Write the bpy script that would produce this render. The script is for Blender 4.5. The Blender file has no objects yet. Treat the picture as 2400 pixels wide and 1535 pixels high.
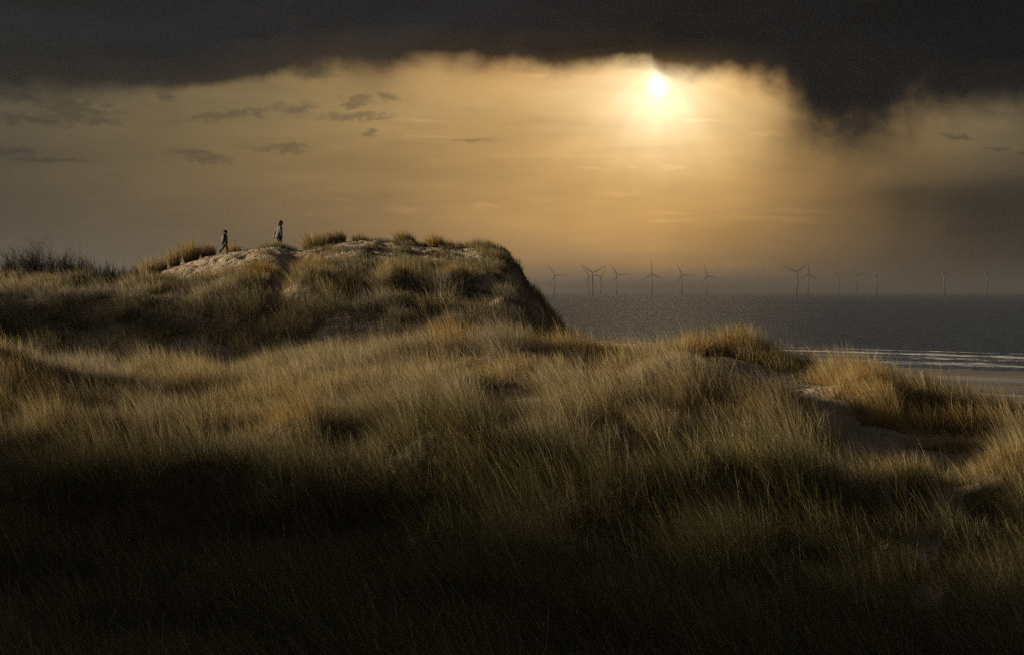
import bpy, bmesh, math, random
import numpy as np
from mathutils import Vector, Matrix

sc = bpy.context.scene
COL = sc.collection
R = math.radians
F = 3333.3            # focal length of the photograph in its own pixels (50 mm on 36 mm, 2400 px wide)
CAM_H = 14.0          # eye height above the sea, metres
rng = np.random.default_rng(7)
random.seed(7)

# ------------------------------------------------------------------ camera
cam_d = bpy.data.cameras.new("camera")
cam = bpy.data.objects.new("camera", cam_d)
COL.objects.link(cam)
cam_d.lens = 50.0
cam_d.sensor_width = 36.0
cam_d.clip_start = 0.1
cam_d.clip_end = 90000.0
cam.location = (0, 0, CAM_H)
cam.rotation_euler = (R(90) - math.atan(82.5 / F), 0, 0)
sc.camera = cam

# ------------------------------------------------------------------ exposure
sc.view_settings.view_transform = 'Standard'
sc.view_settings.look = 'None'
sc.view_settings.exposure = 0.45
sc.view_settings.gamma = 1.0
sc.cycles.use_denoising = False
sc.cycles.use_adaptive_sampling = False
sc.cycles.max_bounces = 6
sc.cycles.diffuse_bounces = 2
sc.cycles.glossy_bounces = 2
sc.cycles.transmission_bounces = 3
sc.cycles.volume_bounces = 0
sc.cycles.transparent_max_bounces = 6
sc.cycles.sample_clamp_indirect = 0.4
sc.cycles.sample_clamp_direct = 4.0

# ------------------------------------------------------------------ sun lamp
SUN_AZ, SUN_EL = R(-86), R(12.5)        # azimuth from +Y towards +X
sun_d = bpy.data.lights.new("sun", 'SUN')
sun_d.energy = 5.0
sun_d.angle = R(7.0)
sun_d.color = (1.0, 0.84, 0.62)
sun = bpy.data.objects.new("sun", sun_d)
COL.objects.link(sun)
sdir = Vector((math.sin(SUN_AZ) * math.cos(SUN_EL), math.cos(SUN_AZ) * math.cos(SUN_EL), math.sin(SUN_EL)))
sun.rotation_euler = sdir.to_track_quat('Z', 'Y').to_euler()


# ------------------------------------------------------------------ node helpers
def lin(c):
    return tuple((v / 255 / 12.92) if v / 255 <= 0.04045 else ((v / 255 + 0.055) / 1.055) ** 2.4 for v in c)


class NT:
    def __init__(s, tree):
        s.t = tree
        s.n = tree.nodes
        s.l = tree.links

    def node(s, typ, **kw):
        n = s.n.new(typ)
        for k, v in kw.items():
            setattr(n, k, v)
        return n

    def put(s, sock, v):
        if hasattr(v, 'links') or isinstance(v, bpy.types.NodeSocket):
            s.l.new(v, sock)
        else:
            sock.default_value = v

    def m(s, op, a, b=None, c=None, clamp=False):
        n = s.n.new('ShaderNodeMath')
        n.operation = op
        n.use_clamp = clamp
        s.put(n.inputs[0], a)
        if b is not None:
            s.put(n.inputs[1], b)
        if c is not None:
            s.put(n.inputs[2], c)
        return n.outputs[0]

    def mr(s, v, a, b, c=0.0, d=1.0, smooth=False):
        n = s.n.new('ShaderNodeMapRange')
        n.interpolation_type = 'SMOOTHSTEP' if smooth else 'LINEAR'
        for i, q in enumerate((v, a, b, c, d)):
            s.put(n.inputs[i], q)
        return n.outputs[0]

    def mix(s, f, a, b, blend='MIX'):
        n = s.n.new('ShaderNodeMix')
        n.data_type = 'RGBA'
        n.blend_type = blend
        n.clamp_result = False
        s.put(n.inputs[0], f)
        s.put(n.inputs[6], a if not isinstance(a, tuple) else (*a[:3], 1))
        s.put(n.inputs[7], b if not isinstance(b, tuple) else (*b[:3], 1))
        return n.outputs[2]

    def noise(s, vec, scale, detail=4, rough=0.55, dist=0.0):
        n = s.n.new('ShaderNodeTexNoise')
        s.put(n.inputs['Vector'], vec)
        n.inputs['Scale'].default_value = scale
        n.inputs['Detail'].default_value = detail
        n.inputs['Roughness'].default_value = rough
        n.inputs['Distortion'].default_value = dist
        return n.outputs[0]

    def comb(s, x, y, z=0.0):
        n = s.n.new('ShaderNodeCombineXYZ')
        for i, q in enumerate((x, y, z)):
            s.put(n.inputs[i], q)
        return n.outputs[0]

    def ramp(s, f, stops, mode='LINEAR'):
        n = s.n.new('ShaderNodeValToRGB')
        s.put(n.inputs[0], f)
        cr = n.color_ramp
        cr.interpolation = mode
        while len(cr.elements) > 1:
            cr.elements.remove(cr.elements[-1])
        for i, (p, c) in enumerate(stops):
            e = cr.elements[0] if i == 0 else cr.elements.new(p)
            e.position = p
            e.color = (*c, 1) if len(c) == 3 else c
        return n.outputs[0]


# ------------------------------------------------------------------ world: the evening sky under a storm cloud
def build_world():
    w = bpy.data.worlds.new("World")
    sc.world = w
    w.use_nodes = True
    t = NT(w.node_tree)
    t.n.clear()
    out = t.node('ShaderNodeOutputWorld')
    bg = t.node('ShaderNodeBackground')
    tc = t.node('ShaderNodeTexCoord')
    sp = t.node('ShaderNodeSeparateXYZ')
    t.l.new(tc.outputs['Generated'], sp.inputs[0])
    x, y, z = sp.outputs
    az = t.m('ARCTAN2', x, y)
    hyp = t.m('SQRT', t.m('ADD', t.m('MULTIPLY', x, x), t.m('MULTIPLY', y, y)))
    V = t.m('DIVIDE', z, t.m('MAXIMUM', hyp, 1e-4))
    cosa = t.m('MAXIMUM', t.m('COSINE', az), 0.75)
    Q = t.m('DIVIDE', V, cosa)                       # rise over run, as seen across the seaward view
    AMAX = 0.62

    def pa(X):
        return (math.atan((X - 1200) / F) + AMAX) / (2 * AMAX)

    def q(Y):
        return (685 - Y) / F
    A = t.m('DIVIDE', t.m('ADD', az, AMAX), 2 * AMAX, clamp=True)
    tA = t.m('TANGENT', t.m('MAXIMUM', t.m('MINIMUM', az, 1.1), -1.1))
    sky_vec = t.comb(tA, t.m('MULTIPLY', Q, 1.0), 0.0)
    # slow distortion so that the bands are not ruler straight
    n1 = t.noise(t.comb(t.m('MULTIPLY', tA, 6.0), t.m('MULTIPLY', Q, 22.0), 3.1), 1.0, 5, 0.55)
    n1c = t.m('SUBTRACT', n1, 0.5)
    Qd = t.m('ADD', Q, t.m('MULTIPLY', n1c, 0.022))
    Ad = t.m('ADD', A, t.m('MULTIPLY', n1c, 0.03))
    cols = [-700, 0, 300, 600, 900, 1200, 1400, 1538, 1700, 1900, 2100, 2300, 2500, 3000]
    rows = [
        (690, [(44,41,38),(66,61,54),(86,77,64),(103,90,72),(122,103,79),(150,129,98),(160,137,107),(160,137,104),(150,127,95),(116,99,77),(82,71,57),(64,57,48),(52,46,41),(34,32,31)]),
        (620, [(46,43,38),(68,62,51),(86,76,59),(107,91,67),(136,109,72),(176,140,90),(192,153,96),(194,154,94),(174,138,84),(130,104,68),(90,75,54),(66,57,46),(48,43,38),(32,31,30)]),
        (540, [(48,45,38),(70,63,50),(91,79,59),(113,95,65),(142,114,72),(188,149,89),(212,166,97),(213,166,96),(183,143,81),(138,110,67),(94,78,53),(58,50,41),(44,39,35),(32,31,30)]),
        (450, [(50,47,40),(73,67,52),(97,84,60),(121,101,67),(149,121,77),(194,155,94),(222,177,106),(224,180,109),(208,165,97),(166,131,79),(104,87,58),(68,60,48),(52,47,41),(34,33,32)]),
        (350, [(54,51,44),(80,73,57),(105,92,64),(131,111,73),(161,133,85),(198,160,99),(226,185,118),(240,202,137),(226,186,118),(188,150,90),(140,115,74),(108,95,68),(86,77,60),(50,47,42)]),
        (250, [(56,53,46),(85,78,60),(109,97,69),(131,115,79),(166,139,91),(204,168,108),(234,201,142),(250,226,166),(233,196,130),(200,161,99),(150,123,81),(124,110,78),(98,88,66),(56,52,46)]),
        (150, [(52,50,45),(80,74,60),(100,92,68),(125,108,72),(165,136,88),(216,173,109),(240,200,135),(252,226,158),(238,192,120),(200,155,92),(150,120,78),(112,98,70),(88,80,62),(50,48,44)]),
    ]
    col = None
    for i, (Y, cs) in enumerate(rows):
        r = t.ramp(Ad, [(pa(X), lin(c)) for X, c in zip(cols, cs)], 'LINEAR')
        if col is None:
            col = r
        else:
            f = t.mr(Qd, q(rows[i - 1][0]), q(Y))
            col = t.mix(f, col, r)
    # soft streaky texture of thin high cloud
    n2 = t.noise(t.comb(t.m('MULTIPLY', tA, 5.0), t.m('MULTIPLY', Q, 34.0), 0.7), 1.0, 6, 0.6, 0.4)
    n3 = t.noise(t.comb(t.m('MULTIPLY', tA, 16.0), t.m('MULTIPLY', Q, 90.0), 5.7), 1.0, 5, 0.6, 0.6)
    mul = t.m('ADD', t.mr(n2, 0.3, 0.7, 0.86, 1.14), t.mr(n3, 0.35, 0.7, -0.02, 0.03))
    n = t.node('ShaderNodeVectorMath', operation='SCALE')
    t.l.new(col, n.inputs[0]); t.l.new(mul, n.inputs['Scale'])
    col = n.outputs[0]

    # the sun burning through
    def gauss(X0, Y0, sx, sy, dvec=None):
        dx = t.m('DIVIDE', t.m('SUBTRACT', tA, (X0 - 1200) / F), sx / F)
        dy = t.m('DIVIDE', t.m('SUBTRACT', Q, q(Y0)), sy / F)
        r2 = t.m('ADD', t.m('MULTIPLY', dx, dx), t.m('MULTIPLY', dy, dy))
        return t.m('EXPONENT', t.m('MULTIPLY', r2, -1.0))

    front = t.m('GREATER_THAN', y, 0.0)

    def add_glow(c, g, rgb):
        g = t.m('MULTIPLY', g, front)
        return t.mix(g, c, rgb, 'ADD')
    col = add_glow(col, gauss(1540, 197, 20, 30), (1.15, 1.05, 0.8))
    col = add_glow(col, gauss(1542, 240, 92, 74), (0.42, 0.42, 0.34))
    col = add_glow(col, gauss(1540, 290, 200, 130), (0.24, 0.19, 0.11))

    # faint rays fanning out below the sun
    ra = t.m('ARCTAN2', t.m('SUBTRACT', tA, (1540 - 1200) / F), t.m('SUBTRACT', q(150), Q))
    rn = t.noise(t.comb(t.m('MULTIPLY', ra, 3.0), 0.0, 0.0), 1.0, 1, .5)
    rg = t.m('MULTIPLY', t.m('MULTIPLY', gauss(1540, 300, 420, 260), front), t.mr(rn, .3, .7, -.055, .055))
    n = t.node('ShaderNodeVectorMath', operation='SCALE')
    t.l.new(col, n.inputs[0]); t.l.new(t.m('ADD', 1.0, rg), n.inputs['Scale'])
    col = n.outputs[0]
    # veils of rain hanging from the cloud
    vs = t.noise(t.comb(t.m('MULTIPLY', tA, 26.0), t.m('MULTIPLY', Q, 5.0), 2.0), 1.0, 3, .5, .3)
    for (vx, vy, vsx, vsy, vk) in ((2010, 350, 190, 95, .75), (1880, 300, 60, 90, .5), (870, 165, 60, 42, .5), (1120, 165, 130, 30, .4), (2330, 600, 260, 110, .35), (30, 430, 420, 330, .12), (2240, 482, 330, 48, .55), (2080, 455, 120, 20, .3)):
        g = t.m('MULTIPLY', gauss(vx, vy, vsx, vsy), front)
        g = t.m('MULTIPLY', g, t.mr(vs, .3, .7, vk * .75, vk * 1.15))
        col = t.mix(g, col, t.mix(1.0, col, (.30, .32, .36), 'MULTIPLY'))
    # small scattered clouds (dark) and lit streaks
    wn = t.noise(t.comb(t.m('MULTIPLY', tA, 75.0), t.m('MULTIPLY', Q, 190.0), 9.0), 1.0, 5, 0.6, .3)
    wn2 = t.noise(t.comb(t.m('MULTIPLY', tA, 75.0), t.m('MULTIPLY', Q, 150.0), 19.0), 1.0, 5, 0.6, .3)

    def blob(X0, Y0, rx, ry, slope=0.0, edge=0.55):
        dx = t.m('SUBTRACT', tA, (X0 - 1200) / F)
        dx = t.m('ADD', dx, t.m('MULTIPLY', t.m('SUBTRACT', wn, 0.5), 1.9 * rx / F))
        dy = t.m('SUBTRACT', Q, q(Y0))
        dy = t.m('ADD', dy, t.m('MULTIPLY', t.m('SUBTRACT', wn2, 0.5), 4.6 * ry / F))
        if slope:
            dy = t.m('ADD', dy, t.m('MULTIPLY', dx, slope))
        dx = t.m('DIVIDE', dx, rx / F)
        dy = t.m('DIVIDE', dy, ry / F)
        r2 = t.m('SQRT', t.m('ADD', t.m('MULTIPLY', dx, dx), t.m('MULTIPLY', dy, dy)))
        return t.m('MULTIPLY', t.mr(r2, edge - .25, 1.35, 1.0, 0.0, True), front)

    dark = [
        (835, 240, 42, 14, 0, .60), (908, 228, 30, 10, .1, .5), (830, 276, 95, 11, .0, .55), (866, 312, 22, 9, -.2, .55),
        (185, 262, 95, 30, .1, .62), (85, 282, 85, 16, .1, .5), (745, 172, 50, 20, 0, .5), (392, 229, 22, 11, .3, .5),
        (668, 348, 90, 10, .0, .4), (480, 372, 70, 12, .15, .4), (455, 358, 50, 6, .1, .4), (30, 357, 60, 12, 0, .5),
        (110, 376, 110, 5, .04, .4), (2245, 323, 44, 7, .15, .55), (2335, 350, 34, 6, .1, .5), (2395, 360, 14, 6, 0, .4),
        (60, 232, 80, 14, .1, .4), (235, 287, 40, 9, 0, .5), (700, 258, 50, 14, -.15, .25), (1100, 330, 60, 5, 0, .1),
        (560, 268, 170, 16, -.12, .16),
    ]
    tot = None
    for b in dark:
        g = blob(*b)
        tot = g if tot is None else t.m('MAXIMUM', tot, g)
    dk = t.mix(1.0, col, (0.50, 0.54, 0.62), 'MULTIPLY')
    col = t.mix(t.m('MULTIPLY', tot, 0.78), col, dk)
    lit = [(985, 284, 60, 5, .05, .3), (1000, 320, 70, 4, .03, .3), (1386, 395, 26, 4, 0, .3), (1456, 456, 52, 8, 0, .2),
           (1575, 393, 34, 7, 0, .2), (1478, 391, 14, 3, 0, .3), (1640, 283, 60, 7, .12, .2), (1800, 315, 62, 6, .05, .25),
           (1255, 181, 36, 5, 0, .3), (1580, 500, 60, 5, 0, .2), (1880, 495, 80, 7, .05, .2), (1570, 518, 70, 5, 0, .2),
           (1870, 516, 190, 9, .03, .1), (950, 492, 60, 9, 0, .1), (1140, 485, 40, 10, 0, .1), (790, 470, 45, 8, .2, .15)]
    tot = None
    for b in lit:
        g = blob(*b)
        tot = g if tot is None else t.m('MAXIMUM', tot, g)
    lt = t.mix(1.0, col, (1.22, 1.22, 1.2), 'MULTIPLY')
    col = t.mix(t.m('MULTIPLY', tot, 0.8), col, lt)

    # the storm cloud: underside line Y(X), softness(X)
    base = [(-700, 300), (0, 216), (400, 214), (480, 201), (600, 185), (700, 170), (800, 158), (900, 152), (1000, 146),
            (1100, 144), (1200, 152), (1300, 160), (1400, 156), (1480, 152), (1520, 146), (1555, 172), (1600, 172), (1700, 172),
            (1760, 192), (1830, 218), (1870, 262), (1905, 312), (1960, 336), (2020, 330), (2060, 308), (2120, 272), (2200, 258), (2300, 246), (2500, 235), (3000, 300)]
    H = 400.0
    cv = t.ramp(A, [(pa(X), (Y / H,) * 3) for X, Y in base], 'EASE')
    soft = t.ramp(A, [(pa(X), (s / H,) * 3) for X, s in [(-700, 60), (0, 62), (250, 46), (450, 22), (550, 22), (700, 34), (850, 52), (1100, 50), (1300, 42), (1500, 34), (1700, 62), (1900, 130), (2050, 150), (2200, 105), (2500, 80)]])
    cvv = t.m('MULTIPLY', cv, H)
    sfv = t.m('MULTIPLY', soft, H)
    Yp = t.m('SUBTRACT', 685.0, t.m('MULTIPLY', Q, F))
    en1 = t.noise(t.comb(t.m('MULTIPLY', tA, 20.0), t.m('MULTIPLY', Q, 34.0), 1.0), 1.0, 6, 0.62, 0.4)
    en2 = t.noise(t.comb(t.m('MULTIPLY', tA, 30.0), t.m('MULTIPLY', Q, 26.0), 4.0), 1.0, 4, 0.5, 0.9)
    amp = t.m('ADD', t.m('MULTIPLY', sfv, 0.75), 12.0)
    off = t.m('MULTIPLY', t.m('ADD', t.m('SUBTRACT', en1, 0.5), t.m('SUBTRACT', en2, 0.5)), amp)
    d = t.m('ADD', t.m('SUBTRACT', cvv, Yp), off)          # >0 inside the cloud, in photo-pixel units of angle
    mask = t.mr(d, t.m('MULTIPLY', sfv, -0.75), t.m('MULTIPLY', sfv, 0.55), 0.0, 1.0, True)
    # body colours
    near = t.ramp(A, [(pa(X), lin(c)) for X, c in [(0, (46,46,43)), (300, (54,49,43)), (600, (66,56,46)), (900, (62,52,42)), (1200, (66,53,39)), (1500, (58,47,36)), (1700, (56,46,36)), (2000, (48,43,37)), (2400, (42,41,38))]])
    up = t.ramp(A, [(pa(X), lin(c)) for X, c in [(0, (27,36,41)), (300, (23,30,37)), (800, (25,29,34)), (1200, (25,26,30)), (1600, (20,22,27)), (2000, (17,20,24)), (2400, (10,16,22))]])
    cn = t.noise(t.comb(t.m('MULTIPLY', tA, 7.0), t.m('MULTIPLY', Q, 26.0), 8.0), 1.0, 5, 0.55, 0.5)
    depth = t.m('ADD', t.mr(d, -10.0, 100.0), t.m('MULTIPLY', t.m('SUBTRACT', cn, 0.5), 0.9), clamp=True)
    ccol = t.mix(depth, near, up)
    cb = t.noise(t.comb(t.m('MULTIPLY', tA, 4.5), t.m('MULTIPLY', Q, 13.0), 12.0), 1.0, 6, 0.6, 0.8)
    cm = t.m('MULTIPLY', t.mr(cn, 0.25, 0.75, 0.62, 1.0), t.mr(cb, .3, .7, .45, 1.3))
    n = t.node('ShaderNodeVectorMath', operation='SCALE')
    t.l.new(ccol, n.inputs[0]); t.l.new(cm, n.inputs['Scale'])
    ccol = n.outputs[0]
    ccol = add_glow(ccol, gauss(1530, 175, 150, 34), (.13, .075, .025))
    ccol = add_glow(ccol, gauss(1300, 160, 220, 26), (.03, .018, .006))
    col = t.mix(mask, col, ccol)

    col = t.mix(1.0, col, (1.035, .98, .965), 'MULTIPLY')

    # overhead sky out of view, brightness set to fill the shade: a Nishita sky veiled by thin cloud
    sky = t.node('ShaderNodeTexSky')
    sky.sky_type = 'NISHITA'
    sky.sun_disc = False
    sky.sun_elevation = SUN_EL
    sky.sun_rotation = SUN_AZ
    sky.air_density = 1.0
    sky.dust_density = 4.0
    nb = t.mix(1.0, sky.outputs[0], (0.05, 0.05, 0.05), 'MULTIPLY')
    on = t.noise(tc.outputs['Generated'], 2.3, 5, 0.55, 0.4)
    nb = t.mix(t.mr(on, 0.35, 0.65), t.mix(0.5, nb, (0.045, 0.046, 0.052)), (0.032, 0.033, 0.038))
    elev = t.m('ARCSINE', z)
    over = t.mr(elev, R(16), R(34), 0.0, 1.0, True)
    col = t.mix(over, col, nb)
    # landward sky out of view, darkened to keep the near slope dim
    rear = t.mr(t.m('ABSOLUTE', az), 1.3, 2.2, 0.0, 1.0, True)
    rear = t.m('MULTIPLY', rear, t.mr(elev, R(45), R(20), 0.0, 1.0, True))
    col = t.mix(rear, col, (0.018, 0.019, 0.022))
    # bright sky added out of view at right to light the dune flank
    side = t.m('MULTIPLY', t.mr(az, R(34), R(56), 0.0, 1.0, True), t.mr(az, R(105), R(80), 0.0, 1.0, True))
    side = t.m('MULTIPLY', side, t.m('MULTIPLY', t.mr(elev, R(1), R(8), 0.0, 1.0, True), t.mr(elev, R(42), R(24), 0.0, 1.0, True)))
    col = t.mix(side, col, (.30, .28, .26))
    t.l.new(col, bg.inputs['Color'])
    bg.inputs['Strength'].default_value = 0.735
    t.l.new(bg.outputs[0], out.inputs['Surface'])
    w.cycles.sampling_method = 'MANUAL'
    w.cycles.sample_map_resolution = 512


build_world()


# ------------------------------------------------------------------ numpy noise
def lattice(seed):
    return np.random.default_rng(seed).random((256, 256))


_L = {}


def vnoise(x, y, seed=0):
    if seed not in _L:
        _L[seed] = lattice(seed + 100)
    g = _L[seed]
    xi = np.floor(x).astype(int); yi = np.floor(y).astype(int)
    fx = x - xi; fy = y - yi
    fx = fx * fx * fx * (fx * (fx * 6 - 15) + 10); fy = fy * fy * fy * (fy * (fy * 6 - 15) + 10)
    a = g[xi & 255, yi & 255]; b = g[(xi + 1) & 255, yi & 255]
    c = g[xi & 255, (yi + 1) & 255]; e = g[(xi + 1) & 255, (yi + 1) & 255]
    return (a * (1 - fx) + b * fx) * (1 - fy) + (c * (1 - fx) + e * fx) * fy


def fbm(x, y, seed=0, octv=4, gain=0.5):
    s = 0; a = 1; n = 0
    for i in range(octv):
        s = s + a * vnoise(x * 2 ** i + 17.3 * i, y * 2 ** i - 9.1 * i, seed + i)
        n += a; a *= gain
    return s / n - 0.5


# ------------------------------------------------------------------ the dunes as a height function
# height profiles along the line of sight; heights are relative to the eye
XC = np.array([-2600, -1200, -600, 0, 150, 300, 400, 520, 640, 700, 760, 850, 950, 1050, 1150, 1200, 1240, 1290, 1330, 1400, 1500, 1600, 1700, 1800, 1950, 2100, 2250, 2400, 3000, 5000.])


def fromY(d, ys):
    return (685 - np.array(ys, float)) / F * d


ROWS = []


def row(d, zs):
    ROWS.append((d, np.array(zs, float)))


one = np.ones(len(XC))
row(0.0, -1.62 * one)
row(3.0, -1.9 * one)
row(8.0, -3.1 * one)
row(13.0, -4.1 * one)
row(16.0, fromY(16, 1580 * one))
row(20.0, fromY(20, 1385 * one))
row(25.0, fromY(25, [1120,1120,1140,1150,1160,1165,1165,1160,1155,1150,1145,1140,1130,1125,1125,1130,1135,1140,1145,1150,1160,1165,1165,1165,1175,1185,1190,1195,1200,1200]))
row(30.0, fromY(30, [960,960,975,985,1000,1005,1005,1000,990,985,980,970,960,950,945,945,945,945,945,945,945,945,955,975,1010,1030,1040,1050,1080,1080]))
row(35.0, fromY(35, [880,870,870,885,900,898,902,905,900,888,878,862,845,838,840,845,848,850,850,850,852,856,862,880,905,922,955,1000,1060,1060]))
row(38.5, fromY(38.5, [880,870,870,890,900,905,905,905,900,890,880,865,850,840,840,840,842,842,842,842,845,845,842,860,880,905,950,1010,1090,1090]))
row(46.0, [-3.6,-3.6,-4.2,-4.4,-4.5,-4.6,-4.7,-4.7,-4.6,-4.5,-4.4,-4.3,-4.2,-4.2,-4.3,-4.5,-4.6,-4.8,-4.9,-5,-5.2,-5.4,-5.4,-5.6,-5.8,-6.2,-6.6,-7.2,-8,-8])
row(54.0, [-2.8,-2.8,-3.2,-3.5,-3.5,-3.5,-3.6,-3.6,-3.6,-3.5,-3.4,-3.3,-3.3,-3.4,-3.6,-3.9,-4.2,-4.7,-5,-5.6,-6.4,-7,-7.4,-7.7,-8,-8.2,-8.5,-9,-9.5,-9.5])
row(58.0, fromY(58, [820,820,820,832,838,840,840,842,842,835,825,815,815,815,825,840,860,890,920,960,1020,1080,1120,1140,1160,1170,1180,1200,1220,1220]))
row(62.0, fromY(62, [740,740,745,748,752,756,756,758,755,748,738,730,735,735,740,750,775,822,868,930,990,1070,1120,1140,1150,1160,1170,1180,1200,1200]))
row(66.0, fromY(66, [675,675,685,690,692,696,690,678,665,672,670,672,690,690,680,695,726,788,842,910,980,1070,1120,1140,1150,1160,1165,1170,1190,1190]))
row(70.0, fromY(70, [650,650,658,664,664,668,655,642,636,648,632,628,640,646,640,662,698,760,822,900,980,1070,1120,1140,1145,1150,1155,1160,1180,1180]))
row(75.0, fromY(75, [650,650,670,690,688,668,626,601,583,596,588,578,587,592,598,632,686,752,812,900,980,1060,1110,1130,1135,1140,1145,1150,1160,1160]))
row(78.0, fromY(78, [660,660,690,715,710,690,640,603,584,594,575,566,572,580,586,618,672,740,800,900,980,1060,1100,1120,1125,1130,1135,1140,1150,1150]))
row(82.0, fromY(82, [680,680,715,745,740,720,665,625,608,612,590,578,582,590,600,640,690,745,790,880,985,1060,1100,1110,1115,1120,1125,1130,1140,1140]))
row(92.0, [-1,-1,-2,-3.5,-3.5,-3.2,-2.2,-1.4,-1,-.8,-.4,-.2,-.2,-.5,-1,-2,-3,-4.5,-5.5,-7,-9.5,-11,-11.8,-12,-12.2,-12.4,-12.5,-12.6,-12.7,-12.7])
row(110.0, [-5,-5,-6,-8,-8,-8,-7,-7,-6.5,-6.5,-6,-6,-6,-6.5,-7,-8,-8.6,-9.5,-10,-11,-12.4,-12.8,-13,-13,-13,-13,-13,-13,-13,-13])
row(135.0, -13.3 * one)
row(200.0, -14.6 * one)
row(420.0, -17.0 * one)

_XF = np.arange(-2600, 5001, 10.0)
_DF = np.concatenate([np.arange(0, 140, 0.25), np.arange(140, 421, 5.0)])


def _pchip(xs, Y, xq):
    xs = np.array(xs, float)
    h = np.diff(xs)[:, None]
    dl = np.diff(Y, axis=0) / h
    m = np.zeros_like(Y)
    w1 = 2 * h[1:] + h[:-1]; w2 = h[1:] + 2 * h[:-1]
    with np.errstate(divide='ignore', invalid='ignore'):
        hm = (w1 + w2) / (w1 / dl[:-1] + w2 / dl[1:])
    m[1:-1] = np.where(dl[:-1] * dl[1:] > 0, hm, 0)
    m[0] = dl[0]; m[-1] = dl[-1]
    m = np.nan_to_num(m)
    i = np.clip(np.searchsorted(xs, xq, side='right') - 1, 0, len(xs) - 2)
    hh = h[i]; t = ((xq - xs[i]) / hh[:, 0])[:, None]
    return ((2 * t**3 - 3 * t**2 + 1) * Y[i] + (t**3 - 2 * t**2 + t) * hh * m[i] + (-2 * t**3 + 3 * t**2) * Y[i + 1] + (t**3 - t**2) * hh * m[i + 1])


_T = _pchip([r[0] for r in ROWS], np.array([np.interp(_XF, XC, r[1]) for r in ROWS]), _DF)
_k = np.exp(-0.5 * (np.arange(-5, 6) / 1.8) ** 2); _k /= _k.sum()
_Tp = np.pad(_T, ((0, 0), (5, 5)), mode='edge')
_T = sum(_k[i] * _Tp[:, i:i + _T.shape[1]] for i in range(11))


def scr(X, d):
    """ground point on the line of sight X of the photograph, d metres out to sea"""
    return ((X - 1200) / F * d, d)


BUMPS = [  # X, d, height, across, along
    (450, 23.4, .85, 2.4, 1.1), (150, 23.0, .30, 1.2, 1.2), (250, 27.0, -.35, 2.0, 1.2), (700, 28.0, .55, .9, 1.0),
    (1050, 24.8, .90, 1.4, 1.0), (850, 22.2, -.25, .8, 1.0), (1200, 27.0, -.25, 1.3, 1.1),
    (1450, 23.0, .80, 1.3, .9), (1680, 23.6, .85, 1.2, .9), (1850, 24.8, .75, 1.0, .8), (1640, 26.4, -.35, 2.0, .9),
    (1580, 31.0, .50, 1.0, 1.2), (1420, 32.0, .18, 1.0, .8), (1800, 35.3, -.35, .9, 1.4), (2000, 29.4, -.40, 1.3, 1.0),
    (2060, 33.5, .30, 1.3, 1.2), (2150, 25.8, .30, .7, .7), (2380, 26.5, .30, .7, .9), (2230, 28.0, -.2, .9, .9),
    (40, 27.0, -.60, .9, 1.3), (10, 31.5, .35, 1.0, 1.2), (-60, 33.5, .9, 1.1, 1.8),
    (1720, 39.5, .55, 1.2, 1.0), (1000, 35.5, .10, 1.4, 1.0), (1360, 36.5, .22, 1.4, 1.1),
    # mounds of the far dune
    (620, 68.0, .36, 2.6, 1.0), (80, 69.0, .38, 2.6, 1.4), (760, 68.0, .30, 1.3, 1.0),
    (720, 65.5, .55, 1.3, 1.0), (930, 65.5, .80, 1.1, 1.1), (1060, 66.0, .65, 1.0, 1.0), (840, 64.0, -.35, .8, 1.5), (1130, 68.0, .60, 1.1, 1.0), (1200, 67.0, .35, .5, .8), (1215, 74.5, .75, .5, .9), (1238, 72.5, -.55, .4, .9), (1262, 70.5, .75, .42, .8), (1284, 68.5, -.5, .35, .8), (1308, 66.5, .6, .4, .8), (1190, 77, .35, .4, .7), (1180, 64.0, .3, .6, .8),
    (665, 66.0, -.45, .5, 2.0), (690, 70.5, -.25, .6, 1.4), (300, 64.0, .25, 2.0, 1.3), (500, 63.5, .30, 1.8, 1.3), (1000, 62.0, -.3, .8, 1.2),
    (655, 76.2, .16, 1.4, .6), (655, 79.2, -.12, .8, .8), (950, 78.5, .10, .8, .5), (1140, 76.8, .22, .9, .8),
    (1210, 72.0, .25, .5, 1.0), (1080, 75.0, -.15, .5, 1.0), (900, 75.0, -.12, .5, 1.0),
    # dunes added outside the frame to cast shade are listed below
    ]
# x, y, height, across, along: dunes added out of view at left, shaped to shade the visible slopes
SHADE_HILLS = [(-40, 14.5, 20.5, 8, 9.4), (-40, 28.5, 5.2, 8, 4.6), (-50, 62.5, 12.0, 8, 3.6)]


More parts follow.
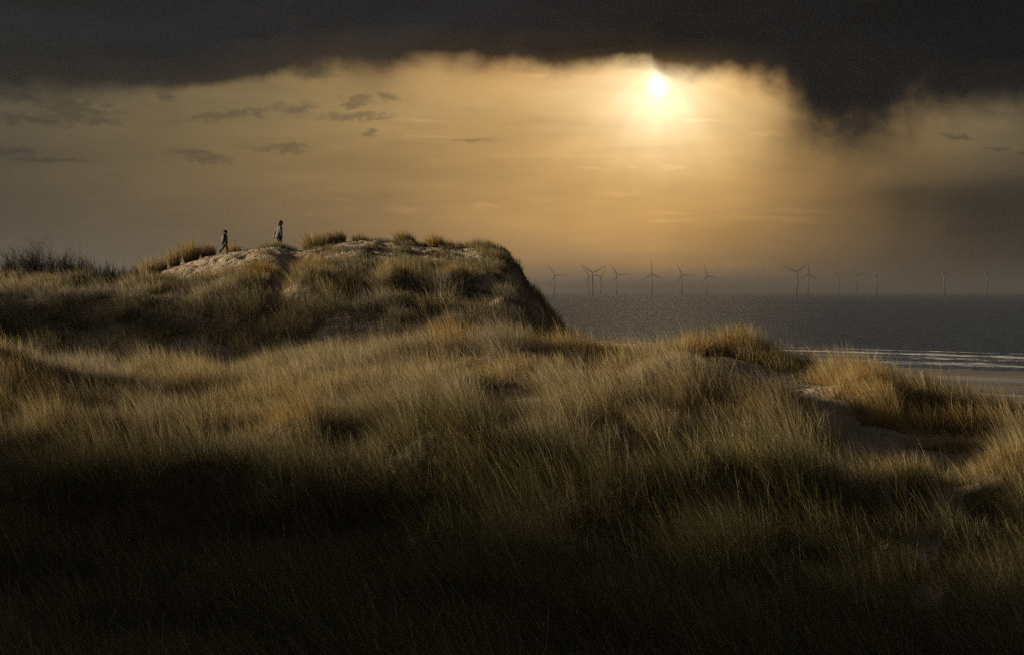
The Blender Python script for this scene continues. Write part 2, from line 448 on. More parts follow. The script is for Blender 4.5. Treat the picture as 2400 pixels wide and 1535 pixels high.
def Z(x, y):
    """height of the sand above the sea"""
    x = np.asarray(x, float); y = np.asarray(y, float)
    r = np.hypot(x, y)
    az = np.clip(np.arctan2(x, y), -0.845, 0.845)
    d = np.where(np.abs(np.arctan2(x, y)) < 0.845, y, r * math.cos(0.845))
    d = np.maximum(d, 0)
    X = np.clip(1200 + F * np.tan(az), _XF[0], _XF[-1] - 1e-3)
    fi = (X - _XF[0]) / 10.0
    i = np.clip(fi.astype(int), 0, len(_XF) - 2); fx = fi - i
    j = np.clip(np.searchsorted(_DF, d, side='right') - 1, 0, len(_DF) - 2)
    fd = np.clip((d - _DF[j]) / (_DF[j + 1] - _DF[j]), 0, 1)
    z = (_T[j, i] * (1 - fx) + _T[j, i + 1] * fx) * (1 - fd) + (_T[j + 1, i] * (1 - fx) + _T[j + 1, i + 1] * fx) * fd
    for (bx, bd, h, sx, sy) in BUMPS:
        cx, cy = scr(bx, bd)
        z = z + h * np.exp(-((x - cx) / sx) ** 2 - ((y - cy) / sy) ** 2)
    for (cx, cy, h, sx, sy) in SHADE_HILLS:
        z = z + h * np.exp(-((x - cx) / sx) ** 2 - ((y - cy) / sy) ** 2)
    env = np.clip((d - 3) / 8, 0, 1) * np.clip((125 - d) / 30, 0, 1)
    far = np.clip((d - 55) / 6, 0, 1)
    calm = 1 - .55 * np.exp(-((d - 36.5) / 3.0) ** 2) - .6 * np.exp(-((d - 77) / 3.5) ** 2) * np.clip((1180 - X) / 60, -.9, 1)
    z = z + env * (calm * .46 * fbm(x / 4.2, y / 3.2, 1, 4) + (0.10 + .12 * far) * fbm(x / 0.9, y / 0.8, 6, 3) + calm * .42 * fbm(x / 1.9, y / 1.5, 12, 2))
    return z + CAM_H


def Xof(x, y):
    return 1200 + F * x / y


# bare sand: X, d, half width in X, half depth in m, strength
BARE_NEAR = [(1730, 33.8, 105, 2.4, 1), (1840, 34.4, 110, 1.8, 1), (1650, 36.4, 90, .9, .9), (1790, 36.0, 110, 2.4, 1), (1690, 38.6, 60, 1.4, 1), (1900, 33.4, 75, 1.6, 1), (1960, 31.4, 60, 1.5, 1), (2060, 29.6, 115, 1.3, 1), (2190, 28.6, 75, 1.1, .9),
             (2230, 24.8, 38, 2.0, .9), (2170, 22.6, 42, 1.4, .85), (2190, 20.4, 42, 1.3, .8), (30, 26.6, 70, 1.8, 1), (10, 29.5, 45, .7, .8),
             (1430, 32.9, 150, .55, .9), (1210, 30.6, 60, .9, .8), (1640, 37.4, 70, .8, .7), (1130, 33.8, 60, .5, .7), (2090, 35.6, 60, .5, .9), (2230, 31.2, 120, .6, .9),
             (1560, 26.8, 60, .6, .7), (400, 27, 60, .5, .4), (1560, 34.2, 60, .45, .8)]
BARE_FAR = [(1212, 71.5, 34, 2.6, .8), (1258, 69.5, 26, 2.4, .8), (1170, 66.5, 60, 1.2, .7), (0, 71.6, 330, 2.2, .8), (490, 71.8, 130, 2.2, 1), (430, 75.6, 100, 3.6, 1), (560, 75.4, 130, 2.6, 1), (470, 72.6, 120, 1.3, .95), (600, 72.8, 60, 1.0, .8), (800, 78.6, 60, 1.6, .9), (450, 79, 110, 2.4, 1), (1000, 78.0, 110, .9, .8), (650, 74.6, 60, 1.6, 1), (700, 74.8, 40, 2.6, 1), (672, 71.5, 26, 2.2, 1), (665, 66.5, 22, 2.5, .9),
            (760, 59.2, 130, 1.8, .9), (560, 58.6, 160, 1.4, .6), (860, 76.6, 140, 1.1, .8), (985, 76.2, 50, 1.5, .9), (1090, 75.6, 45, 2.2, .9), (300, 60, 160, 1.8, .35),
            (900, 73.6, 30, 1.5, .8), (800, 72.8, 50, .7, .5), (1010, 73.6, 40, .8, .7), (1200, 62, 60, 1.6, .45), (1235, 67, 40, 2, .35), (410, 66.0, 60, 1.0, .7), (250, 66.5, 60, .8, .5), (330, 71.5, 60, 1, .5)]


def bare(x, y, lst):
    X = Xof(x, y); k = np.zeros(len(x))
    wob = 1 + 1.3 * fbm(x / .8, y / .8, 31, 3)
    for (bx, bd, wx_, wd_, s_) in lst:
        r = np.sqrt(((X - bx) / wx_) ** 2 + ((y - bd) / wd_) ** 2) * wob
        k = np.maximum(k, s_ * np.clip((1.15 - r) / .35, 0, 1))
    return k


# ------------------------------------------------------------------ materials
def mat(name, base, rough=0.8, spec=0.3):
    m = bpy.data.materials.new(name)
    m.use_nodes = True
    b = m.node_tree.nodes['Principled BSDF']
    b.inputs['Base Color'].default_value = (*base, 1)
    b.inputs['Roughness'].default_value = rough
    b.inputs['Specular IOR Level'].default_value = spec
    return m, NT(m.node_tree), b


def bump(t, b, h, strength, dist):
    n = t.node('ShaderNodeBump')
    n.inputs['Strength'].default_value = strength
    n.inputs['Distance'].default_value = dist
    t.l.new(h, n.inputs['Height'])
    t.l.new(n.outputs[0], b.inputs['Normal'])


def mat_sand():
    m, t, b = mat('dune_sand', (.4, .32, .22), 0.95, 0.1)
    tc = t.node('ShaderNodeTexCoord')
    o = tc.outputs['Object']
    n1 = t.noise(o, 0.5, 5, .6)
    n2 = t.noise(o, 9.0, 6, .7)
    n3 = t.noise(o, 3.0, 4, .6, .6)
    c = t.mix(t.mr(n1, .3, .7), (.34, .26, .17), (.44, .35, .245))
    c = t.mix(t.mr(n2, .52, .72, 0, .8), c, (.20, .145, .09))
    at = t.node('ShaderNodeAttribute'); at.attribute_name = 'litter_shade'
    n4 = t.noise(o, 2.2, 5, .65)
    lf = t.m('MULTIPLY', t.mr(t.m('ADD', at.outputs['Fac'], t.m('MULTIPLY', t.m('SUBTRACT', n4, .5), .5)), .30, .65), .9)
    c = t.mix(lf, c, t.mix(n2, (.05, .04, .022), (.13, .10, .06)))  # plant litter, darkened to put shade into the gaps between tussocks
    t.l.new(c, b.inputs['Base Color'])
    h = t.m('ADD', t.m('MULTIPLY', n3, 1.0), t.m('MULTIPLY', n2, 0.35))
    vo = t.node('ShaderNodeTexVoronoi', feature='SMOOTH_F1')
    vo.inputs['Scale'].default_value = 2.6
    t.l.new(o, vo.inputs['Vector'])
    h = t.m('ADD', h, t.m('MULTIPLY', t.mr(vo.outputs['Distance'], 0.0, .45, 0.0, 1.0, True), .8))
    rw = t.node('ShaderNodeTexWave', wave_type='BANDS')
    rw.inputs['Scale'].default_value = 2.4
    rw.inputs['Distortion'].default_value = 5.0
    rw.inputs['Detail'].default_value = 3.0
    t.l.new(o, rw.inputs['Vector'])
    h = t.m('ADD', h, t.m('MULTIPLY', rw.outputs['Fac'], .09))
    bump(t, b, h, 1.0, 0.14)
    return m


def shore(t, pos):
    """distance inland from the waterline (s) and along it (u)"""
    sp = t.node('ShaderNodeSeparateXYZ')
    t.l.new(pos, sp.inputs[0])
    x, y = sp.outputs[0], sp.outputs[1]
    dx = t.m('SUBTRACT', x, 80.0); dy = t.m('SUBTRACT', y, 258.0)
    s = t.m('ADD', t.m('MULTIPLY', dx, -.65), t.m('MULTIPLY', dy, -.76))
    u = t.m('ADD', t.m('MULTIPLY', dx, .76), t.m('MULTIPLY', dy, -.65))
    return s, u


def mat_beach():
    m, t, b = mat('wet_sand', (.2, .16, .12), 0.35, 0.5)
    tc = t.node('ShaderNodeTexCoord')
    s, u = shore(t, tc.outputs['Object'])
    v = t.comb(t.m('MULTIPLY', u, .02), t.m('MULTIPLY', s, .25), 0)
    n = t.noise(v, 1.0, 5, .6)
    wet = t.mr(n, .4, .6)
    c = t.mix(wet, (.26, .215, .165), (.17, .145, .12))
    t.l.new(c, b.inputs['Base Color'])
    t.l.new(t.mr(n, .4, .6, .55, .32), b.inputs['Roughness'])
    bump(t, b, t.noise(tc.outputs['Object'], 1.2, 4, .6), .3, .05)
    return m


def mat_sea():
    m, t, b = mat('sea_water', (.05, .055, .06), 0.22, 0.5)
    b.inputs['IOR'].default_value = 1.33
    b.inputs['Specular IOR Level'].default_value = 0.24
    tc = t.node('ShaderNodeTexCoord')
    o = tc.outputs['Object']
    s, u = shore(t, o)
    # foam of the breakers
    fv = t.comb(t.m('MULTIPLY', u, .07), t.m('MULTIPLY', s, .22), 0)
    fn = t.noise(fv, 1.0, 6, .62, .2)
    fv2 = t.comb(t.m('MULTIPLY', u, .35), t.m('MULTIPLY', s, .7), 3.0)
    fn2 = t.noise(fv2, 1.0, 4, .6)
    wob = t.m('MULTIPLY', t.m('SUBTRACT', t.noise(t.comb(t.m('MULTIPLY', u, .02), 0.0, 0.0), 1.0, 5, .6), .5), 26.0)
    sw = t.m('ADD', s, wob)

    def band(c0, w, thr):
        k = t.mr(t.m('ABSOLUTE', t.m('SUBTRACT', sw, c0)), 0.0, w, 1.0, 0.0)
        v = t.m('ADD', t.m('MULTIPLY', fn, .75), t.m('MULTIPLY', fn2, .35))
        v = t.m('ADD', v, t.m('MULTIPLY', k, .24))
        return t.m('MULTIPLY', t.mr(v, thr, thr + .07), t.m('GREATER_THAN', k, 0.0))
    f = t.m('MAXIMUM', band(-57.0, 9.0, .66), band(-74.0, 6.0, .75))
    f = t.m('MAXIMUM', f, band(-42.0, 14.0, .76))
    f = t.m('MAXIMUM', f, band(-20.0, 16.0, .73))
    f = t.m('MAXIMUM', f, band(-2.0, 2.0, .83))
    far = t.mr(s, -420.0, -140.0)
    fb = t.m('MAXIMUM', f, t.m('MULTIPLY', t.mr(t.noise(t.comb(t.m('MULTIPLY', u, .03), t.m('MULTIPLY', s, .10), 7.0), 1.0, 4, .6), .76, .80), 0.5))
    shallow = t.mr(s, -75.0, -5.0)
    c = t.mix(shallow, (.052, .064, .084), (.085, .097, .122))
    big = t.noise(t.comb(t.m('MULTIPLY', u, .002), t.m('MULTIPLY', s, .008), 1.0), 1.0, 3, .5)
    c = t.mix(t.mr(big, .35, .65, 0, .5), c, (.066, .080, .104))
    pool_sheen = t.mr(s, 12.0, 18.0)
    c = t.mix(pool_sheen, c, (.30, .31, .33))  # pale base stands in for sky reflected in the runnel water
    c = t.mix(fb, c, (.62, .60, .56))
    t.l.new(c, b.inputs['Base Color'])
    t.l.new(t.mr(fb, 0, 1, .34, .8), b.inputs['Roughness'])
    w1 = t.noise(t.comb(t.m('MULTIPLY', u, .10), t.m('MULTIPLY', s, .33), 0), 1.0, 5, .6, .3)
    w2 = t.noise(t.comb(t.m('MULTIPLY', u, .5), t.m('MULTIPLY', s, 1.3), 0), 1.0, 3, .6)
    h = t.m('ADD', w1, t.m('MULTIPLY', w2, .22))
    n = t.node('ShaderNodeBump')
    n.inputs['Distance'].default_value = 3.5
    t.l.new(t.m('MULTIPLY', t.mr(s, -1500.0, -60.0, .8, .95), t.mr(s, 2.0, 14.0, 1.0, .1)), n.inputs['Strength'])
    t.l.new(h, n.inputs['Height'])
    t.l.new(n.outputs[0], b.inputs['Normal'])
    return m


def mat_grass(name, transl=0.35, gloss=0.25):
    m, t, b = mat(name, (.4, .3, .12), 0.55, gloss)
    at = t.node('ShaderNodeAttribute')
    at.attribute_name = 'tint'
    t.l.new(at.outputs['Color'], b.inputs['Base Color'])
    tr = t.node('ShaderNodeBsdfTranslucent')
    t.l.new(at.outputs['Color'], tr.inputs['Color'])
    mx = t.node('ShaderNodeMixShader')
    mx.inputs[0].default_value = transl
    t.l.new(b.outputs[0], mx.inputs[1])
    t.l.new(tr.outputs[0], mx.inputs[2])
    t.l.new(mx.outputs[0], t.n['Material Output'].inputs['Surface'])
    return m


M_SAND = mat_sand()
M_BEACH = mat_beach()
M_SEA = mat_sea()
M_GRASS = mat_grass('marram_blades')


def flatmat(name, c, rough=.7, spec=.3, nscale=None):
    m, t, b = mat(name, c, rough, spec)
    tc = t.node('ShaderNodeTexCoord')
    n = t.noise(tc.outputs['Object'], nscale or 12.0, 4, .6)
    dk = tuple(v * .72 for v in c)
    t.l.new(t.mix(t.mr(n, .3, .7), dk, c), b.inputs['Base Color'])
    return m


# ------------------------------------------------------------------ object helpers
def tag(o, label=None, cat=None, group=None, kind=None):
    if label: o['label'] = label
    if cat: o['category'] = cat
    if group: o['group'] = group
    if kind: o['kind'] = kind
    return o


def mesh_np(name, verts, loops, starts, totals, material, smooth=True, parent=None):
    me = bpy.data.meshes.new(name)
    me.vertices.add(len(verts))
    me.vertices.foreach_set('co', np.ascontiguousarray(verts, dtype=np.float32).ravel())
    me.loops.add(len(loops))
    me.loops.foreach_set('vertex_index', np.ascontiguousarray(loops, dtype=np.int32))
    me.polygons.add(len(starts))
    me.polygons.foreach_set('loop_start', np.ascontiguousarray(starts, dtype=np.int32))
    me.update(calc_edges=True)
    if smooth:
        me.polygons.foreach_set('use_smooth', np.ones(len(starts), dtype=bool))
    me.materials.append(material)
    o = bpy.data.objects.new(name, me)
    COL.objects.link(o)
    if parent: o.parent = parent
    return o


def grid_mesh(name, P, material, closed=False):
    """P: (rows, cols, 3)"""
    nr, nc = P.shape[:2]
    idx = np.arange(nr * nc).reshape(nr, nc)
    if closed:
        idx = np.concatenate([idx, idx[:, :1]], axis=1)
    q = np.stack([idx[:-1, :-1], idx[:-1, 1:], idx[1:, 1:], idx[1:, :-1]], axis=-1).reshape(-1, 4)
    return mesh_np(name, P.reshape(-1, 3), q.ravel(), np.arange(0, q.size, 4), None, material)


# ------------------------------------------------------------------ sand, beach, sea
th = np.concatenate([np.linspace(-math.pi, -0.75, 90, endpoint=False), np.linspace(-0.75, -0.40, 130, endpoint=False),
                     np.linspace(-0.40, 0.40, 900, endpoint=False), np.linspace(0.40, 0.75, 110, endpoint=False),
                     np.linspace(0.75, math.pi, 90, endpoint=False)])
rr = np.concatenate([np.linspace(0.05, 12, 50, endpoint=False), np.linspace(12, 46, 300, endpoint=False),
                     np.linspace(46, 54, 30, endpoint=False), np.linspace(54, 90, 330, endpoint=False), np.linspace(90, 330, 60)])
RR, TH = np.meshgrid(rr, th, indexing='ij')
GX, GY = RR * np.sin(TH), RR * np.cos(TH)
GZ = Z(GX, GY)
# landward and sideways the dunes roll on instead of running down to the beach
back = np.clip((np.abs(TH) - 1.6) / 0.8, 0, 1)
GZ = GZ * (1 - back) + back * (CAM_H - 1.7 - np.clip(RR - 3, 0, 6) * .25 + np.clip(RR - 12, 0, 30) * .16 + 1.5 * fbm(GX / 14, GY / 14, 9, 4))
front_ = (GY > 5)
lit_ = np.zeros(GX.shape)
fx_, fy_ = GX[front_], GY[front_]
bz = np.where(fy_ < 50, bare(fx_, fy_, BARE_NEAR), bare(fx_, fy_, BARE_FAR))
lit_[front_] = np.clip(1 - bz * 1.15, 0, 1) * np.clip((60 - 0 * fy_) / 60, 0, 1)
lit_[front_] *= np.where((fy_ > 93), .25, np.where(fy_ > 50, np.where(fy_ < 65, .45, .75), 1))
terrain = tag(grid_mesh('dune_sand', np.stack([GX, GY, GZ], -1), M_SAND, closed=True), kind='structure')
la_ = terrain.data.attributes.new('litter_shade', 'FLOAT', 'POINT')
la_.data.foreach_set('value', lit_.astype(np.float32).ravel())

# beach: profile across the waterline; two shallow runnels dip below sea level and hold water
ss = np.concatenate([np.linspace(-30, 20, 20, endpoint=False), np.linspace(20, 34, 60, endpoint=False), np.linspace(34, 54, 15, endpoint=False), np.linspace(54, 66, 60, endpoint=False), np.linspace(66, 320, 50)])
uu = np.linspace(-700, 500, 700)
SS, UU = np.meshgrid(ss, uu, indexing='ij')
wv = 3.0 * fbm(UU / 60, SS * 0, 21, 4)
SW = SS + wv
BZ = np.clip(SW * 0.02, -2.0, 0.22) + np.clip(SW - 75, 0, 200) * .009
BZ = BZ - 0.42 * np.exp(-((SW - 26.7) / 4.2) ** 4) - 0.40 * np.exp(-((SW - 59.4) / (1.5 + .4 * fbm(UU / 20, SS * 0, 25, 3))) ** 4)
BZ = BZ + .03 * fbm(UU / 14, SS / 4, 22, 3) - .10 * np.exp(-((SW - 70) / 8) ** 2)
BX = 80 + .76 * UU - .65 * SS; BY = 258 - .65 * UU - .76 * SS
tag(grid_mesh('beach', np.stack([BX, BY, BZ], -1), M_BEACH), kind='structure')

sx = np.concatenate([[-30000, -12000, -5000, -2000, -900], np.linspace(-400, 600, 30), [900, 2000, 5000, 12000, 30000]])
sy = np.concatenate([np.linspace(60, 600, 30), [900, 1500, 3000, 6000, 12000, 30000]])
SY, SX = np.meshgrid(sy, sx, indexing='ij')
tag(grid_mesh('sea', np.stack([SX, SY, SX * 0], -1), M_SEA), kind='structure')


# ------------------------------------------------------------------ marram grass
def blades(name, x, y, L, w, dirx, diry, bend, wx, wy, tint, tip, material=None, zoff=-0.03, parent=None, zs=None):
    """x,y base; L length; w width; (dirx,diry) initial lean; bend: sideways run of the tip along (wx,wy)"""
    n = len(x)
    z = (Z(x, y) if zs is None else zs) + zoff
    s = np.array([0, .38, .74, 1.0])
    wd = np.array([.9, 1.0, .6, 0.0])
    base = np.stack([x, y, z], -1)
    d0 = np.stack([dirx, diry, np.ones(n)], -1)
    d0 /= np.linalg.norm(d0, axis=1)[:, None]
    wind = np.stack([wx, wy, -0.35 * np.abs(bend)], -1)
    c = base[:, None, :] + L[:, None, None] * (s[None, :, None] * d0[:, None, :] + (s ** 2)[None, :, None] * (bend[:, None] * wind)[:, None, :])
    a = rng.random(n) * math.pi
    side = np.stack([np.cos(a), np.sin(a), np.zeros(n)], -1)
    hw = 0.5 * w[:, None] * wd[None, :]
    Lf = c - side[:, None, :] * hw[..., None]
    Rt = c + side[:, None, :] * hw[..., None]
    V = np.stack([Lf[:, 0], Rt[:, 0], Lf[:, 1], Rt[:, 1], Lf[:, 2], Rt[:, 2], c[:, 3]], axis=1)
    b = np.arange(n)[:, None] * 7
    lo = np.concatenate([b + np.array([[0, 1, 3, 2]]), b + np.array([[2, 3, 5, 4]]), b + np.array([[4, 5, 6]])], axis=1)
    st = (np.arange(n)[:, None] * 11 + np.array([[0, 4, 8]])).ravel()
    o = mesh_np(name, V.reshape(-1, 3), lo.ravel(), st, None, material or M_GRASS, smooth=True, parent=parent)
    k = np.array([0, 0, .38, .38, .74, .74, 1.0])
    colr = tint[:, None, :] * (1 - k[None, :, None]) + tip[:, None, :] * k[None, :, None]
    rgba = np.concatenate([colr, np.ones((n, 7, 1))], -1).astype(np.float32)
    at = o.data.attributes.new('tint', 'FLOAT_COLOR', 'POINT')
    at.data.foreach_set('color', rgba.ravel())
    return o


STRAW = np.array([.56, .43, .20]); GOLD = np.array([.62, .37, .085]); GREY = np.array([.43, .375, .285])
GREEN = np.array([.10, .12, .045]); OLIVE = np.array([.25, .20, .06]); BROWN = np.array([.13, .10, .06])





# bare sand: X, d, half width in X, half depth in m, strength
def scatter(xmin, xmax, ymin, ymax, dens, lst, seed, X0=-500, X1=2900, fall=True):
    """tussock centres"""
    r = np.random.default_rng(seed)
    n = int((xmax - xmin) * (ymax - ymin) * dens)
    x = r.uniform(xmin, xmax, n); y = r.uniform(ymin, ymax, n)
    X = Xof(x, y)
    keep = (X > X0) & (X < X1)
    x, y = x[keep], y[keep]
    cl = fbm(x / 1.5, y / 1.3, 41 + seed, 3)
    keep = r.random(len(x)) < np.clip(.74 + 2.6 * cl, .34, 1) * (1 - bare(x, y, lst))
    return x[keep], y[keep]


def tussocks(cx, cy, nb, rad, L0, w0, lean, leany, seed, cfun, flop=0.12, hfun=None):
    """expand tussock centres to blades"""
    r = np.random.default_rng(seed)
    m = len(cx)
    size = r.uniform(.55, 1.5, m)
    cnt = np.maximum(4, (nb * size * size * r.uniform(.7, 1.3, m))).astype(int)
    k = np.repeat(np.arange(m), cnt); n = len(k)
    a = r.random(n) * 2 * math.pi
    q = np.sqrt(r.random(n))
    ox, oy = np.cos(a) * q, np.sin(a) * q
    x = cx[k] + ox * rad * size[k]; y = cy[k] + oy * rad * size[k]
    tl = (r.normal(0, .10, m))[k]; tl2 = (r.normal(0, .08, m))[k]
    L = L0 * (.72 + .5 * size[k]) * r.uniform(.55, 1.12, n) * (1 - .18 * q)
    if hfun is not None:
        L = L * hfun(x, y)
    long_ = r.random(n) < .02
    L = np.where(long_, L * 1.25, L)
    dirx = ox * .42 + lean * .55 + tl + r.normal(0, .11, n)
    diry = oy * .42 + leany + tl2 + r.normal(0, .11, n)
    fl = r.random(n) < flop
    bend = np.clip(r.gamma(2.2, .13, n), 0, .9)
    bend = np.where(fl, r.uniform(.5, 1.05, n), bend)
    wa = np.where(fl, r.random(n) * 2 * math.pi, math.pi + r.normal(0, .7, n))
    wx, wy = np.cos(wa), np.sin(wa) * .8
    w = w0 * r.uniform(.7, 1.3, n)
    tint, tip = cfun(x, y, r, k, m)
    pale = (long_ | (r.random(n) < .035))[:, None]
    tip = np.where(pale, np.array([.66, .56, .36]), tip); tint = np.where(pale, np.array([.55, .45, .27]), tint)
    return dict(x=x, y=y, L=L, w=w, dirx=dirx, diry=diry, bend=bend, wx=wx, wy=wy, tint=tint, tip=tip)


def mixc(a, b, f):
    return a * (1 - f[:, None]) + b * f[:, None]


GOLD_NEAR = [(1050, 36, 60, 1.6, .9), (1390, 36.5, 70, 1.6, 1), (1250, 36, 60, 1.2, .5), (1500, 22.8, 160, 1.1, .7), (1330, 23.5, 50, 1.0, .8), (1750, 24, 150, 1.2, .7), (1650, 39, 40, 2, .8), (1700, 39, 60, 2, .5),
             (2000, 34, 130, 2, .6), (2200, 32, 250, 2.5, .6), (700, 27.8, 60, 1.2, .7), (1060, 24.8, 110, 1.2, .5), (100, 32, 150, 3, .5)]
GOLD_FAR = [(600, 69, 110, 1.8, .9), (450, 70.5, 80, 1.5, .6), (720, 67, 50, 1.6, .7), (930, 66, 50, 1.5, .6), (1130, 69, 80, 1.6, .8), (1200, 70, 50, 1.6, .8), (1020, 76, 40, 3, .7), (1060, 73, 40, 2, .6), (80, 70, 170, 2, .6), (350, 74, 60, 2, .6)]


def patch(x, y, lst):
    X = Xof(x, y); k = np.zeros(len(x))
    for (bx, bd, wx_, wd_, s_) in lst:
        k = np.maximum(k, s_ * np.exp(-((X - bx) / wx_) ** 2 - ((y - bd) / wd_) ** 2))
    return k


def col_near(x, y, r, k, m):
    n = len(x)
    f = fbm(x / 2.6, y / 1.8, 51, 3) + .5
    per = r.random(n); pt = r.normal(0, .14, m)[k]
    green = np.clip((29.5 - y) / 7, 0, 1) * .85 + (fbm(x / 1.5, y / 1.2, 55, 3)) * .9 + .05 + pt  # greener grass nearer the viewer, share raised to darken it as shade would
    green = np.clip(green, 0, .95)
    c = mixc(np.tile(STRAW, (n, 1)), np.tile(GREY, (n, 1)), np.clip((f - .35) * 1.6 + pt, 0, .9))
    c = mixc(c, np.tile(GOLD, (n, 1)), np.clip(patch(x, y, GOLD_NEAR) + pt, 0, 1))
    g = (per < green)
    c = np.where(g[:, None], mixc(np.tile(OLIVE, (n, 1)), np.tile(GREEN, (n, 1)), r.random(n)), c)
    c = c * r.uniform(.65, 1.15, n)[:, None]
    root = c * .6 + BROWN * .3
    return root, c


def col_far(x, y, r, k, m):
    n = len(x)
    pt = r.normal(0, .16, m)[k]
    f = fbm(x / 3.6, y / 2.4, 61, 3) + .5
    c = mixc(np.tile(STRAW, (n, 1)), np.tile(GREY, (n, 1)), np.clip((f - .2) * 1.8 + pt, 0, 1))
    c = mixc(c, np.tile(GOLD, (n, 1)) * .8, np.clip(patch(x, y, GOLD_FAR) + pt, 0, 1))
    gr = np.clip(.32 + fbm(x / 2, y / 1.5, 65, 3) * 1.4 + pt, 0, .75)
    c = np.where((r.random(n) < gr)[:, None], mixc(np.tile(OLIVE, (n, 1)), np.tile(GREEN, (n, 1)), r.random(n)), c)
    c = c * r.uniform(.65, 1.12, n)[:, None]
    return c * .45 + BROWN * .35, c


DN = 1.0     # density factor


def h_near(x, y):
    X = Xof(x, y)
    return (1 - .55 * np.maximum(bare(x, y + 1.3, BARE_NEAR), .8 * bare(x, y + 2.4, BARE_NEAR))) * np.clip(1 + 1.7 * fbm(x / 1.5, y / 1.2, 71, 2), .68, 1.55) - .30 * np.exp(-((X - 1560) / 90) ** 2 - ((y - 36) / 3) ** 2)


def h_far(x, y):
    X = Xof(x, y)
    k = np.where((y > 71.2) & (X > 380) & (X < 1250), .6, 1.0) * (1 - .55 * np.maximum(bare(x, y + 1.3, BARE_FAR), .8 * bare(x, y + 2.8, BARE_FAR)))
    return k * np.clip(1 + 1.8 * fbm(x / 1.6, y / 1.3, 75, 2), .4, 1.6)


# near slope, three bands of depth so the blades can be finer where they are close
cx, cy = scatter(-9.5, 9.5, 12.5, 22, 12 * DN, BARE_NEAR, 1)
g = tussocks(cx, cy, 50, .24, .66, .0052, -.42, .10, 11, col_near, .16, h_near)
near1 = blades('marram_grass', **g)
tag(near1, 'greenish marram grass, tinted darker for shade, covering the hollow at the bottom of the picture', 'grass', kind='stuff')
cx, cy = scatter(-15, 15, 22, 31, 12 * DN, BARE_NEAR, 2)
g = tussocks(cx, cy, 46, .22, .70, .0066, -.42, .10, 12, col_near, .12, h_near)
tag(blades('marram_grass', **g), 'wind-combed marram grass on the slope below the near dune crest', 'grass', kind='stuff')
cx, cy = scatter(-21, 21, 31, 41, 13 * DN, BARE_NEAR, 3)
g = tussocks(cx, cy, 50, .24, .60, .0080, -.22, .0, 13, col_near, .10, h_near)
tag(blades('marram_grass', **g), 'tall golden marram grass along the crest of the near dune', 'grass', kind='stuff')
# low undergrowth of short shoots between the tussocks
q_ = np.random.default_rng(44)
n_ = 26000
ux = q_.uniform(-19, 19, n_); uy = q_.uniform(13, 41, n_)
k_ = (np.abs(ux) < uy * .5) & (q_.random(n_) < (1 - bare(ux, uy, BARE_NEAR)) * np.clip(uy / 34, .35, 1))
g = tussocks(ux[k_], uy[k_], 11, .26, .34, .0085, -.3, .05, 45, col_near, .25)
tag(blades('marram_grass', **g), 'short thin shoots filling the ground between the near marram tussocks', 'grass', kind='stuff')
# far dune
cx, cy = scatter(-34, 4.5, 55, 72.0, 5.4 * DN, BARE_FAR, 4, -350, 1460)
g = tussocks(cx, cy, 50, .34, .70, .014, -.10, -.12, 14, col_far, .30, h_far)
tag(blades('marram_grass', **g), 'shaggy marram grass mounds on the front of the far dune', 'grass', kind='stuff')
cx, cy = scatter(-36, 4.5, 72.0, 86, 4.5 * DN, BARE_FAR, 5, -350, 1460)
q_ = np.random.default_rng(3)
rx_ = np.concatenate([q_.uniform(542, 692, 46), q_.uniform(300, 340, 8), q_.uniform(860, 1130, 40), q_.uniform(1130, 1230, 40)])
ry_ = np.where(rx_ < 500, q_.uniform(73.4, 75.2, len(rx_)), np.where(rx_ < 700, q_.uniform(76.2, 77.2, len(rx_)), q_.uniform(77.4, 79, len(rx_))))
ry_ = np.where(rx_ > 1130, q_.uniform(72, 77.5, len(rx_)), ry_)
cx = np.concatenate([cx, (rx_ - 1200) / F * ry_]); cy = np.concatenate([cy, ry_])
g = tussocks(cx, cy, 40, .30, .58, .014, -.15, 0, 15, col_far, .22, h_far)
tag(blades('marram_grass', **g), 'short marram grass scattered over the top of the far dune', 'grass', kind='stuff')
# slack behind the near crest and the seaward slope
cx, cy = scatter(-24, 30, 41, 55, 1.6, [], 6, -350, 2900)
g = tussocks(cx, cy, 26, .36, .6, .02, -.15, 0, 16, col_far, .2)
tag(blades('marram_grass', **g), 'marram grass in the slack between the two dunes', 'grass', kind='stuff')


